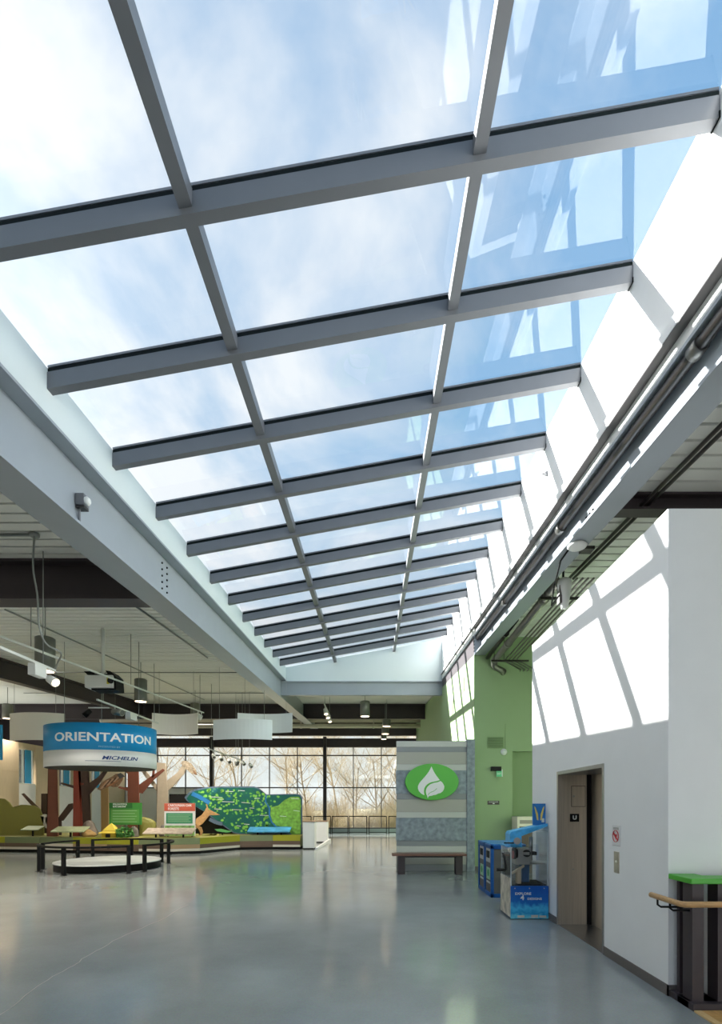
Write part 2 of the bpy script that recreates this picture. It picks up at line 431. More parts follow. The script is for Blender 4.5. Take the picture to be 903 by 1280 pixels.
pn = MB().box(XE + .19, XE + .375, DY1 - .006, DY1 + .01, 1.66, 1.94).build('access_panel', m_ss, dr)
MB().lathe((XE + .215, DY1 - .012, 1.80), [(.016, 0), (.016, .006)], 16, axis='y').build('key_lock', m_ssl, dr)
MB().lathe((XE + .21, DY1 - .006, .78), [(.01, 0), (.01, .008)], 14, axis='y').build('key_lock', m_ssl, dr)
pl = MB().box(XE + .165, XE + .29, DY1 - .008, DY1 + .001, 1.445, 1.555).build('level_plate', m_black, dr)
text('U', .075, m_fixt, 'lettering', pl, (XE + .228, DY1 - .009, 1.50), ROT_CAM, .002, 1.1, .004)
# fire sign and call plate
t = thing('fire_sign', 'small white sign with a red round emblem beside the elevator', 'sign', (XE - .006, 5.45, 1.35))
MB().box(XE - .008, XE, 5.36, 5.54, 1.245, 1.46).build('sign_board', mat('sign white', '#e4e4e4', .4), t, .002)
m_red = mat('sign red', '#c23a3f', .5)
ringb = MB()
for k in range(20):
    a0, a1 = 2 * PI * k / 20, 2 * PI * (k + .9) / 20
    ringb.bar((XE - .0095, 5.45 + .062 * math.cos(a0), 1.345 + .062 * math.sin(a0)), (XE - .0095, 5.45 + .062 * math.cos(a1), 1.345 + .062 * math.sin(a1)), .003, .016, up=(1, 0, 0))
ringb.bar((XE - .0095, 5.41, 1.31), (XE - .0095, 5.49, 1.38), .003, .03, up=(1, 0, 0))
ringb.box(XE - .0105, XE - .0085, 5.425, 5.475, 1.34, 1.365)
ringb.build('emblem', m_red, t)
for k in range(3): MB().box(XE - .0095, XE - .008, 5.39, 5.51, 1.432 - k * .009, 1.436 - k * .009).build('print_line', mat('print grey', '#777777', .6), t)
t = thing('call_button', 'narrow steel call button plate under the fire sign', 'button plate', (XE, 5.45, 1.07))
MB().box(XE - .008, XE, 5.39, 5.50, .955, 1.18).build('faceplate', m_ss, t, .002)
MB().lathe((XE - .014, 5.445, 1.075), [(.013, 0), (.013, .008)], 16, axis='x').build('button', mat('button lit', '#f3efe0', .3), t)
MB().lathe((XE - .01, 5.445, .985), [(.006, 0), (.006, .004)], 10, axis='x').build('screw', m_ssl, t)

# green block
YG = 13.26
mb = MB(True)
def zrel(z, y): return z - EYE - S * y
mb = MB()
mb.hexa([(XCR, YG, 0), (XCR + .2, YG, 0), (XCR + .2, 26.3, 0), (XCR, 26.3, 0), (XCR, YG, RZ(3.13, YG)), (XCR + .2, YG, RZ(3.13, YG)), (XCR + .2, 26.3, RZ(3.6, 26.3)), (XCR, 26.3, RZ(3.6, 26.3))])
mb.box(XCR + .2, 3.62, YG, YG + .2, 0, RZ(3.6, YG)); mb.box(3.62, XR, YG, YG + .2, 3.08, RZ(3.6, YG))
mb.use(m_green2).box(3.62, XR, YG + .3, YG + .4, 0, 3.1)
mb.mats = [m_green, m_green2]
for f in mb.bm.faces: f.material_index = 0
mb.bm.faces.ensure_lookup_table()
for f in list(mb.bm.faces)[-6:]: f.material_index = 1
gw = mb.build('wall_back'); tag(gw, 'sage green wall block with a door niche and a sunlit side', kind='structure')
MB().box(XCR + .005, 3.62, YG - .012, YG, 0, .095).build('baseboard_back', m_base)['kind'] = 'structure'
wx = MB().box(6.0, 6.15, 8.33, YG, 0, 6.1).build('wall_alcove', m_green); tag(wx, 'green wall at the back of the bin alcove', kind='structure')
wx = MB().box(XR, XR + .2, Y0, 8.4, 0, 6.3).build('wall_near', m_white); tag(wx, 'white wall beside the stair', kind='structure')
# two small grilles high on the sunlit side
for k, (y, z) in enumerate(((14.6, 4.95), (16.6, 4.70))):
    t = thing('wall_grille', ['square green grille high on the sunlit green wall, closer to the corner', 'square green grille high on the sunlit green wall, closer to the far windows'][k], 'grille', (XCR, y, z), 'grilles on the sunlit green wall')
    MB().box(XCR - .012, XCR, y, y + .42, z, z + .42).build('frame', m_green2, t)
    for j in range(6): MB().box(XCR - .022, XCR - .012, y + .03, y + .39, z + .03 + j * .063, z + .065 + j * .063).build('louvre', m_green, t)

# left wall: wood panels, slit windows, white panels
XW = XL
wl = MB()
wins = [(21.7, 22.75), (24.5, 25.6), (27.3, 28.4)]
WT = 4.36
wl.box(XW - .3, XW, Y0, wins[0][0], 0, WT)
for k, (a, b) in enumerate(wins):
    wl.box(XW - .3, XW, a, b, 0, 2.62); wl.box(XW - .3, XW, a, b, 4.10, WT)
    wl.box(XW - .3, XW, b, wins[k + 1][0] if k < 2 else Y1, 0, WT)
wlo = wl.build('wall_left', m_ply); tag(wlo, 'pale wood panelled wall behind the tree cutouts', kind='structure')
def woodp(a, b):
    n = max(1, round((b - a) / 1.1)); w = (b - a) / n
    for k in range(n):
        for z0, z1 in ((.0, 3.08), (3.09, 4.35)):
            MB().box(XW, XW + .02, a + k * w + .006, a + (k + 1) * w - .006, z0 + .004, z1).build('wood_panel', m_ply, wlo)
woodp(15.0, wins[0][0] - .02); woodp(wins[0][1] + .02, wins[1][0] - .02); woodp(wins[1][1] + .02, wins[2][0] - .02); woodp(wins[2][1] + .02, 30.9)
wo_ = MB().box(XO_ - .2, XO_, Y0, Y1, 4.5, 7.4).box(XO_, XL, Y1, Y1 + .2, 0, 7.4).build('wall_outer', m_dark); tag(wo_, 'dark upper wall beyond the wood panelled wall', kind='structure')
m_cyan = mat('cyan blind', '#1e9fd6', .5)
for k, (a, b) in enumerate(wins):
    w = struct('window_%d' % (k + 3), 'tall slit window with a cyan blind in the wood wall')
    MB().box(XW - .14, XW - .13, a, b, 2.62, 4.10).build('pane', G_WIN, w)
    MB().box(XW - .12, XW - .1, a + .55, b - .12, 2.62, 4.10).build('blind', m_cyan, w)
    for u in (a, a + .40, b - .05): MB().box(XW - .17, XW - .09, u, u + .05, 2.62, 4.10).build('mullion', m_fixt, w)
    MB().box(XW - .18, XW + .005, a, b, 2.60, 2.635).build('sill', m_fixt, w)
    MB().box(XW, XW + .02, a, b, .02, 2.59).build('white_panel', m_white, wlo)

# far facade
YF = 31.0
fw = struct('window_2', 'wide far window wall with dark mullions and bare trees outside')
XF = [-2.86 + 1.695 * k for k in range(-7, 4)]
XF[0] = XL
rows = [(.30, 2.72), (2.79, 4.67), (4.74, 5.2), (5.73, 5.9)]
m_mul = mat('mullion grey', '#474446', .45)
for i, (a, b) in enumerate(zip(XF, XF[1:])):
    for j, (z0, z1) in enumerate(rows):
        if j == 0 and b < -7.8:
            MB().box(a + .02, b - .02, YF, YF + .05, z0, z1).build('white_panel', m_white, fw)
        else:
            MB().box(a, b, YF + .02, YF + .026, z0, z1).build('pane', G_WIN, fw)
for i, x in enumerate(XF):
    MB().box(x - .025, x + .025, YF - .03, YF + .08, .30, 5.2).build('mullion', m_mul, fw)
for z in (.27, 2.72, 4.67):
    MB().box(XL, XCR + .2, YF - .05, YF + .09, z, z + .07).build('transom', m_mul, fw)
MB().box(XL, XCR + .2, YF - .05, YF + .15, 0, .27).build('sill_wall', mat('blue grey sill', '#8fa0a6', .6), fw)
hd = MB().box(XL, XCR + .2, YF - .1, YF + .2, 5.2, 5.73).build('header', m_dark, fw)
MB().box(XL, XCR + .2, YF - .1, YF + .2, 5.9, RZ(3.6, YF)).build('header', m_dark, fw)
for x in (-9.64, -2.86):
    t = thing('steel_column', 'dark steel column by the far windows, ' + ('nearer the tree cutouts' if x < -5 else 'nearer the striped display wall'), 'column', (x, YF - .3, 0))
    MB().box(x - .10, x - .085, YF - .45, YF - .2, 0, 5.8).build('flange', m_mul, t); MB().box(x + .085, x + .10, YF - .45, YF - .2, 0, 5.8).build('flange', m_mul, t); MB().box(x - .085, x + .085, YF - .335, YF - .315, 0, 5.8).build('web', m_mul, t)
# end closure of the facade on the right
wz = MB().box(XCR, XR, 26.3, 31, 0, RZ(3.6, 27)).build('wall_far', m_green); tag(wz, 'green wall end beside the far windows', kind='structure')

# twin cream pipes in front of the facade
for k, (py, r) in enumerate(((900.5, .12), (907.5, .12))):
    y = 28.2; z = EYE + (1007 - py) * y / 640
    t = thing('duct_pipe', ['upper', 'lower'][k] + ' of the two cream pipes above the far windows', 'pipe')
    pp = MB().tube([(XL, y, z), (XCR, y, z)], r, 14).build('pipe', mat('cream pipe', '#cfc8b6', .5), t)
    for x in (-12, -8, -4, 0): MB().tube([(x, y, z), (x + .1, y, z)], r + .02, 14).build('coupling', mat('cream pipe', '#cfc8b6'), pp)

# ------------------------------------------------------------------ outside
gb = MB()
gv = []
for i in range(13):
    row = []
    for j in range(9):
        x = -60 + 10 * i; y = 31.4 + 8 * j; z = -.5 + .02 * max(0, y - 42) + .5 * math.sin(x * .13 + j) * (j > 1)
        row.append(gb.bm.verts.new((x, y, z)))
    gv.append(row)
for i in range(12):
    for j in range(8): gb.bm.faces.new([gv[i][j], gv[i + 1][j], gv[i + 1][j + 1], gv[i][j + 1]])
g = gb.build('ground', mat('leaf litter', '#a89d80', .9, var=.3, vscale=.6)); tag(g, 'pale winter ground outside the far windows', kind='structure')
m_bark = mat('pale bark', '#9c8c76', .9, var=.25, vscale=3)
m_twig = mat('pale twigs', '#baa98e', .9, var=.2, vscale=2)
def tree(x, y, h, lab, seed, dens=1.0):
    R = random.Random(seed); t = thing('bare_tree', lab, 'tree', (x, y, -.4), 'bare trees outside the far windows')
    tr = MB(); tw = MB()
    def grow(p, d, ln, r, lev):
        pts = [p]; q = p.copy(); dd = d.copy(); n = 4 if lev < 2 else 3
        for k in range(n):
            dd = (dd + Vector((R.uniform(-1, 1), R.uniform(-1, 1), R.uniform(-.3, .9))) * (.10 if lev == 0 else .2)).normalized()
            q = q + dd * ln / n; pts.append(q.copy())
        rs = [r * (1 - .55 * k / n) for k in range(n + 1)]
        (tr if lev < 2 else tw).tube(pts, rs, 6 if lev < 1 else (4 if lev < 2 else 3), cap=False)
        if lev >= 4: return
        nb = [9, 6, 4, 3][lev]
        for b in range(int(nb * dens + R.random())):
            f = R.uniform(.3 if lev == 0 else .2, 1); i = min(int(f * n), n - 1); o = pts[i].lerp(pts[i + 1], f * n - i)
            ax = Vector((R.uniform(-1, 1), R.uniform(-1, 1), R.uniform(-.15, .8))).normalized()
            nd = (dd * .55 + ax * .85).normalized()
            grow(o, nd, ln * R.uniform(.45, .68), r * .5 * (1 - .4 * f), lev + 1)
    grow(Vector((x, y, -.45)), Vector((R.uniform(-.1, .1), 0, 1)).normalized(), h * .55, h * .0095, 0)
    tr.build('trunk', m_bark, t); tw.build('twigs', m_twig, t)['kind'] = 'stuff'
TR = [(-17.0, 41, 11), (-13.4, 44, 12), (-10.2, 39, 10), (-7.4, 45, 12), (-5.2, 40, 10), (-3.2, 47, 13), (-1.3, 38, 9), (.4, 43, 11), (1.9, 38.5, 9), (4.4, 46, 12)]
ORD = ['first', 'second', 'third', 'fourth', 'fifth', 'sixth', 'seventh', 'eighth', 'ninth', 'tenth']
for i, (x, y, h) in enumerate(sorted(TR, key=lambda q: q[0] / q[1])): tree(x, y, h, ORD[i] + ' bare tree outside, counting from the drum sign toward the striped wall', 40 + i, 1.1 if i < 4 else 1.35)
def shrub(x, y, h, lab, seed):
    R = random.Random(seed); t = thing('bare_shrub', lab, 'shrub', (x, y, -.5), 'bare shrubs outside the far windows')
    tw = MB()
    for k in range(150):
        a = R.uniform(0, 2 * PI); sp = R.uniform(.1, 1.0); hh = h * R.uniform(.5, 1.05)
        p0 = Vector((x + math.cos(a) * sp * .5, y + math.sin(a) * sp * .4, -.5 + .02 * max(0, y - 42))); p2 = p0 + Vector((math.cos(a) * sp * 1.3, math.sin(a) * sp, hh)); p1 = p0.lerp(p2, .55) + Vector((R.uniform(-.2, .2), 0, .15))
        tw.tube([p0, p1, p2], [.016, .011, .005], 3, cap=False)
        for j in range(4):
            q0 = p0.lerp(p2, R.uniform(.35, .95)); tw.tube([q0, q0 + Vector((R.uniform(-.6, .6), R.uniform(-.4, .4), R.uniform(.05, .5)))], [.008, .004], 3, cap=False)
    tw.build('stems', m_twig, t)['kind'] = 'stuff'
SH = [(-6.8, 36, 2.4), (-4.7, 35.2, 2.2), (-3.1, 36.5, 2.6), (-1.5, 35, 2.0), (-.2, 36.6, 2.5), (1.1, 35.3, 2.2), (2.3, 37, 2.6), (-5.6, 42, 3.4), (-2.4, 43, 3.6), (1.4, 44, 3.6)]
for i, (x, y, h) in enumerate(sorted(SH, key=lambda q: q[0] / q[1])): shrub(x, y, h, ORD[i] + ' bare shrub low outside the windows, counting from the map board', 90 + i)

# ================================================================== THINGS: right side
# kiosk (coin press)
KX0, KX1, KY0, KY1 = 2.03, 2.585, 7.53, 8.08
t = thing('press_kiosk', 'blue and clear souvenir press kiosk with a black crank beside the elevator', 'kiosk', (KX0, KY0, 0))
def kiosk_print():
    m = bpy.data.materials.new('underwater print'); m.use_nodes = True
    n_ = m.node_tree; b = n_.nodes['Principled BSDF']; b.inputs['Roughness'].default_value = .3
    tcn = n_.nodes.new('ShaderNodeTexCoord'); sp = n_.nodes.new('ShaderNodeSeparateXYZ'); n_.links.new(tcn.outputs['Object'], sp.inputs[0])
    no = n_.nodes.new('ShaderNodeTexNoise'); no.inputs['Scale'].default_value = 14; no.inputs['Detail'].default_value = 5
    n_.links.new(tcn.outputs['Object'], no.inputs['Vector'])
    ad = n_.nodes.new('ShaderNodeMath'); ad.operation = 'MULTIPLY_ADD'; ad.inputs[1].default_value = .22; n_.links.new(no.outputs[0], ad.inputs[0]); n_.links.new(sp.outputs[2], ad.inputs[2])
    r = n_.nodes.new('ShaderNodeValToRGB'); e = r.color_ramp.elements
    for p_, c_ in ((.0, '#bfc6bd'), (.13, '#62c8e0'), (.2, '#1f93cf'), (.27, '#45b8e6'), (.36, '#1268bd'), (.6, '#0c54ac')):
        k = e.new(p_); k.color = srgb(c_)
    e.remove(e[0]); e.remove(e[-1])
    n_.links.new(ad.outputs[0], r.inputs[0]); n_.links.new(r.outputs[0], b.inputs['Base Color'])
    return m
m_kp = kiosk_print()
m_sand = mat('sandy side print', '#c9c0b2', .35, var=.45, vscale=7)
m_kblue = mat('kiosk light blue', '#45a8e2', .35, var=.25, vscale=9)
m_grb = mat('machine grey', '#a7a5a0', .4, metal=.3)
cb = MB().box(KX0, KX1, KY0, KY1, .0, .49).build('cabinet', mat('kiosk body', '#1c3350', .4), t)
fp = MB().box(KX0, KX1, KY0 - .012, KY0, .01, .49).build('front_panel', m_kp, t)
MB().box(KX0 - .01, KX0, KY0 + .0, KY1, .03, .60).build('side_panel', m_sand, t)
text('EXPLORE', .05, m_fixt, 'lettering', fp, (KX0 + .18, KY0 - .014, .375), ROT_CAM, .002, 1.15, .001)
text('4', .095, m_fixt, 'lettering', fp, (KX0 + .17, KY0 - .014, .315), ROT_CAM, .002, 1.1, .003)
text('DESIGNS', .045, m_fixt, 'lettering', fp, (KX0 + .35, KY0 - .014, .30), ROT_CAM, .002, 1.2, .001)
for x in (.06, .275, .49): MB().lathe((KX0 + x, KY0 - .015, .455), [(.009, 0), (.009, .004)], 10, axis='y').build('screw', m_ssl, fp)
for x in (.10, .30, .42): MB().box(KX0 + x, KX0 + x + .10, KY0 - .014, KY0 - .011, .025, .055 + .02 * math.sin(x * 30)).build('print_patch', mat('print pale', '#c9c2b4', .4), fp)
ac = MB()
for bx in ((KX0, KX1, KY0, KY0 + .008, .49, 1.06), (KX0, KX0 + .008, KY0, KY1, .60, 1.06), (KX1 - .008, KX1, KY0, KY1, .49, 1.30), (KX0, KX1, KY1 - .008, KY1, .49, 1.06), (KX0 + .30, KX1, KY0, KY0 + .008, 1.06, 1.28)): ac.box(*bx)
ac.build('clear_case', G_ACR, t)
for (x, y, z) in ((KX0, KY0, 1.06), (KX0, KY1 - .014, 1.06), (KX1 - .014, KY0, 1.3)): MB().box(x, x + .014, y, y + .014, .49, z).build('case_post', mat('clear edge', '#c6ced2', .2), t)
MB().box(KX0 + .02, KX1 - .02, KY0 + .02, KY1 - .02, .49, .505).build('case_floor', m_blk2, t)
MB().box(KX0 + .13, KX0 + .36, KY0 + .16, KY0 + .42, .78, 1.03).build('gear_box', m_grb, t, .008)
MB().lathe((KX0 + .28, KY0 + .12, .955), [(.055, 0), (.055, .05)], 20, axis='y').build('roller', m_blk2, t)
MB().box(KX0 + .21, KX0 + .31, KY0 + .10, KY0 + .125, .935, .975).build('roller_shaft', m_ssl, t)
MB().lathe((KX0 + .10, KY0 + .22, .95), [(.09, 0), (.09, .05)], 24, axis='x').build('drive_gear', m_blk2, t)
MB().lathe((KX0 + .085, KY0 + .22, .93), [(.06, 0), (.06, .04)], 20, axis='x').build('red_cam', mat('cam red', '#9c4a4a', .4), t)
MB().bar((KX0 + .05, KY0 + .12, .66), (KX0 + .24, KY0 + .14, .77), .03, .03).build('coin_chute', mat('chute beige', '#cbb89c', .5), t)
MB().box(KX0 + .13, KX0 + .19, KY0 + .12, KY0 + .2, .50, .72).build('chute_post', mat('chute beige', '#cbb89c', .5), t)
MB().box(KX0 + .26, KX0 + .36, KY0 + .28, KY0 + .44, .50, .78).build('inner_column', mat('inner blue', '#3b6a9c', .4), t)
MB().box(KX0 + .33, KX1 - .01, KY0 + .10, KY0 + .45, .795, .815).build('shelf', m_ssl, t)
MB().box(KX0 + .36, KX0 + .42, KY0 + .10, KY0 + .25, .93, .98).build('black_arm', m_blk2, t)
MB().tube([(KX0 + .36, KY0 + .2, 1.0), (KX0 + .36, KY0 + .2, 1.2)], .03, 12).build('rod', m_ssl, t)
# slanting blue console and upright sign
MB().prism([(KX0 - .0, 1.06), (KX0 + .17, 1.06), (KX0 + .17, 1.22), (KX1, 1.365), (KX1, 1.405), (KX0 + .02, 1.285), (KX0, 1.25)], 'y', KY0 + .02, KY0 + .30).build('console', m_kblue, t, .004)
MB().box(KX0 - .03, KX0 + .18, KY0 + .02, KY1 - .06, 1.055, 1.075).build('console_tray', m_kblue, t)
MB().lathe((KX0 + .10, KY0 + .0, 1.15), [(.05, 0), (.05, .03)], 20, axis='y').build('coin_slot', m_ssl, t)
MB().box(KX0 - .09, KX0 + .05, KY0 + .0, KY0 + .03, 1.11, 1.128).build('coin_lever', m_blk2, t)
us = MB().box(KX0 + .36, KX1 - .005, KY0 + .10, KY0 + .13, 1.38, 1.70).build('sign_panel', mat('kiosk sign blue', '#1d6fb4', .35, var=.15, vscale=10), t)
ym = mat('wing yellow', '#e8cf6a', .5)
for sx in (-1, 1):
    cx = KX0 + .455
    MB().prism([(cx + sx * .015, 1.45), (cx + sx * .035, 1.46), (cx + sx * .075, 1.66), (cx + sx * .055, 1.64), (cx + sx * .02, 1.54)], 'y', KY0 + .094, KY0 + .10).build('yellow_wing', ym, us)
MB().box(KX0 + .49, KX0 + .53, KY0 + .095, KY0 + .10, 1.42, 1.48).build('price_patch', mat('price pale', '#d8ded0', .5), us)
# crank
MB().tube([(KX0 - .06, KY0 + .25, .95), (KX0 - .012, KY0 + .25, .95)], .022, 12).build('crank_hub', m_ssl, t)
MB().tube([(KX0 - .05, KY0 + .25, .95), (KX0 - .06, KY0 + .12, .90), (KX0 - .06, KY0 + .05, .78), (KX0 - .07, KY0 + .02, .72)], .016, 10).build('crank_arm', m_blk2, t)
MB().tube([(KX0 - .07, KY0 + .02, .725), (KX0 - .20, KY0 + .02, .725)], [.02, .024], 12).build('crank_handle', m_blk2, t)

# recycling bins
def rbin(y0, y1, lab, slot):
    x0, x1, h = 2.145, 2.78, .97
    b = thing('recycling_bin', lab, 'bin', (x0, y0, 0), 'recycling bins by the green wall')
    MB().box(x0 + .02, x1 - .02, y0 + .02, y1 - .02, .03, h - .05).build('body', m_grey, b)
    fr = MB()
    for (x, y) in ((x0, y0), (x1 - .055, y0), (x0, y1 - .055), (x1 - .055, y1 - .055)): fr.box(x, x + .055, y, y + .055, 0, h)
    for z0, z1 in ((.0, .07), (h - .09, h - .02)):
        fr.box(x0, x1, y0, y0 + .05, z0, z1); fr.box(x0, x1, y1 - .05, y1, z0, z1); fr.box(x0, x0 + .05, y0, y1, z0, z1); fr.box(x1 - .05, x1, y0, y1, z0, z1)
    fr.build('frame', m_blue, b, .005)
    MB().box(x0 + .01, x1 - .01, y0 + .01, y1 - .01, h - .02, h).build('lid', mat('bin lid blue', '#2c7fc4', .35), b, .005)
    ym_ = (y0 + y1) / 2
    MB().box(x0 + .012, x0 + .02, ym_ - .17, ym_ + .17, .62, .87).build('slot_plate', mat('slot plate', '#b9bcbd', .4), b)
    MB().box(x0 + .006, x0 + .013, ym_ - .12, ym_ + .12, .70, .83).build('slot', m_blk2, b)
    MB().box(x0 + .014, x0 + .02, ym_ - .14, ym_ + .14, .30, .52).build('label_plate', mat('label pale green', '#a9cfae', .5), b)
    MB().lathe((x0 + .010, ym_, .42), [(.07, 0), (.07, .006)], 6, axis='x').build('green_emblem', mat('emblem green', '#3f9a58', .5), b)
    MB().box(x0 + .014, x0 + .02, ym_ - .14, ym_ + .14, .23, .265).build('label_strip', mat('label strip', '#c8cfd0', .5), b)
rbin(9.28, 9.835, 'blue framed grey recycling bin just behind the clear kiosk', 0)
rbin(9.845, 10.40, 'blue framed grey recycling bin farther back, next to the green wall', 1)

# cream cabinet in the green niche
a = at(647, 1021, 12.6); x0, zt = a.x, a.z
t = thing('vending_cabinet', 'cream topped brown cabinet standing in the green niche behind the kiosk', 'cabinet', (x0, 12.6, 0))
MB().box(x0 + .02, x0 + .86, 12.62, 13.1, 0, zt - .24).build('body', mat('cabinet brown', '#5c4d44', .5), t)
MB().box(x0, x0 + .88, 12.6, 13.1, zt - .24, zt).build('header', mat('cabinet cream', '#e8e0cf', .5), t)
MB().box(x0 + .06, x0 + .82, 12.592, 12.6, zt - .17, zt - .08).build('header_strip', mat('strip grey', '#9b948a', .5), t)
MB().box(x0, x0 + .05, 12.6, 13.1, 0, zt - .24).build('side_trim', mat('cabinet cream', '#e8e0cf'), t)

# fixtures on the green wall
def gx(px): return (px - 466) * YG / 640
def gz(py): return EYE - (py - 1007) * YG / 640
t = thing('air_grille', 'square return air grille high on the green wall', 'grille', (gx(619), YG, gz(928)))
MB().box(gx(609), gx(630), YG - .015, YG, gz(935.5), gz(921)).build('frame', m_green2, t)
for k in range(9): MB().box(gx(610), gx(629), YG - .025, YG - .015, gz(935) + .03 * k + .01, gz(935) + .03 * k + .028).build('louvre', mat('grille olive', '#5f7a4e', .6), t)
t = thing('wall_lamp', 'small round white lamp under the grille on the green wall', 'lamp', (gx(630), YG, gz(940)))
MB().lathe((gx(630), YG - .07, gz(940)), [(.03, 0), (.07, .015), (.085, .05), (.085, .07)], 20, axis='y').build('dome', m_fixt, t)
MB().box(gx(631.5), gx(632.5), YG - .01, YG, gz(936), gz(905)).build('conduit', m_green2, t)
t = thing('exit_sign', 'edge lit green exit sign on a black bracket on the green wall', 'sign', (gx(620), YG, gz(962)))
MB().box(gx(613.5), gx(626), YG - .10, YG, gz(964), gz(958.5)).build('bracket', m_black, t, .004)
sp_ = MB().box(gx(620), gx(627), YG - .08, YG - .075, gz(971), gz(964)).build('sign_plate', mat('exit green', '#4fb37c', .3, emit='#3fe08a', estr=.06), t)
text('EXIT', .07, m_fixt, 'lettering', sp_, (gx(623.4), YG - .082, gz(967.5)), ROT_CAM, .001, .75)
MB().box(gx(626.6), gx(627.6), YG - .083, YG - .07, gz(971), gz(962)).build('edge_strip', m_fixt, t)
t = thing('room_sign', 'small dark room sign on the green wall', 'sign', (gx(617), YG, gz(1003)))
rp = MB().box(gx(609.6), gx(624.4), YG - .012, YG, gz(1005.8), gz(1001)).build('plaque', mat('plaque brown', '#4a443f', .5), t)
text('WASHROOMS', .04, m_fixt, 'lettering', rp, (gx(617), YG - .013, gz(1002.6)), ROT_CAM, .001, .95)
MB().box(gx(616), gx(618.4), YG - .014, YG - .012, gz(1005), gz(1003.8)).build('arrow_mark', m_fixt, rp)

# striped display wall with emblem
DW = 13.03; KD = 640 / DW
def dx(px): return (px - 466) / KD
def dz(py): return EYE - (py - 1007) / KD
t = thing('display_wall', 'free standing grey striped display wall with a round leaf emblem', 'display wall', (dx(540), DW, 0))
MB().box(dx(496.5), 2.585, DW + .03, DW + .22, 0, dz(926)).build('core', mat('core grey', '#7f8285', .7), t)
m_st = {}
m_s1 = mat('stripe light', '#c4c5c1', .7); m_s2 = mat('stripe grey', '#8f9296', .7); m_s3 = mat('stripe warm grey', '#adaba4', .7, var=.03, vscale=30, stretch=(.2, 1, 6))
def stone_mat():
    m = mat('stone blue grey', '#8b959e', .75, var=.28, vscale=9, bump=.35)
    return m
m_s4 = stone_mat()
bands = [(926.5, 933.7, m_s1, 0), (933.7, 940, m_s2, 0), (940, 955.3, m_s3, 0), (955.3, 963, m_s1, 0), (963, 992, m_s4, 1), (992, 999.2, m_s2, 0), (999.2, 1015, m_s3, 0), (1015, 1022.3, m_s1, 0), (1022.3, 1051, m_s4, 1), (1051, 1057.5, m_s2, 0), (1057.5, 1065, m_s1, 0), (1065, 1080.5, m_s3, 0), (1080.5, 1088.7, m_s2, -1)]
for (a, b, m, pr) in bands:
    MB().box(dx(495.8) - (.012 if pr > 0 else 0), dx(583.7), DW - .012 * pr, DW + .03, max(0, dz(b) + .002), dz(a) - .002).build('stripe_board', m, t, .003)
MB().box(dx(583.9), 2.60, DW - .03, DW + .22, 0, dz(924.3)).build('edge_board', m_s4, t, .003)
# oval emblem
ex, ez = dx(539.7), dz(977.6)
ov = [(ex + .675 * math.cos(2 * PI * k / 56), ez + .462 * math.sin(2 * PI * k / 56)) for k in range(56)]
em = MB().prism(ov, 'y', DW - .10, DW - .012).build('oval_sign', mat('emblem oval green', '#52b43a', .4), t, .006)
def e7(pts): return [(dx(480 + u / 6.946), dz(920 + v / 6.946)) for u, v in pts]
def smooth(pts, n=4, closed=True):
    out = []; N_ = len(pts)
    for i in range(N_):
        p0, p1, p2, p3 = pts[(i - 1) % N_], pts[i], pts[(i + 1) % N_], pts[(i + 2) % N_]
        for k in range(n):
            s_ = k / n
            out.append(tuple(.5 * ((2 * p1[j]) + (-p0[j] + p2[j]) * s_ + (2 * p0[j] - 5 * p1[j] + 4 * p2[j] - p3[j]) * s_ ** 2 + (-p0[j] + 3 * p1[j] - 3 * p2[j] + p3[j]) * s_ ** 3) for j in (0, 1)))
    return out
m_ew = mat('emblem white', '#e9ebe9', .4)
MB().prism(e7([(410, 266), (398, 292), (385, 315), (365, 342), (345, 365), (322, 390), (305, 412), (294, 435), (294, 458), (302, 480), (318, 498), (335, 509), (350, 514), (346, 495), (345, 475), (350, 452), (360, 435), (375, 420), (395, 408), (415, 401), (440, 396), (460, 392), (482, 384), (468, 367), (455, 350), (440, 328), (430, 310), (418, 285)]), 'y', DW - .112, DW - .10).build('drop_shape', m_ew, em)
lf = MB().prism(e7([(489, 392), (503, 405), (514, 422), (521, 440), (518, 460), (508, 480), (490, 495), (470, 500), (450, 510), (430, 514), (410, 520), (390, 522), (383, 530), (378, 542), (372, 520), (365, 503), (362, 482), (365, 462), (373, 446), (388, 430), (405, 418), (430, 409), (465, 402)]), 'y', DW - .112, DW - .10).build('leaf_shape', m_ew, em)
vb = MB(); vp = e7([(380, 514), (390, 498), (408, 488), (428, 480), (445, 468), (456, 456)])
for a, b in zip(vp, vp[1:]): vb.bar((a[0], DW - .1125, a[1]), (b[0], DW - .1125, b[1]), .012, .003, up=(0, 1, 0))
vb.build('leaf_vein', mat('emblem oval green', '#52b43a'), em)

# bench
t = thing('bench', 'long wooden bench with dark block legs in front of the striped display wall', 'bench', (dx(540), 12.55, 0))
MB().box(.47, 2.27, 12.32, 12.74, .455, .50).build('seat', mat('bench wood', '#7a5346', .4, var=.15, vscale=8, stretch=(1, 8, 8)), t, .006)
for x in (.62, 2.02):
    MB().box(x, x + .17, 12.42, 12.66, 0, .455).build('leg', m_purple, t, .004)
MB().box(.79, 2.02, 12.53, 12.56, .40, .45).build('apron', m_purple, t)

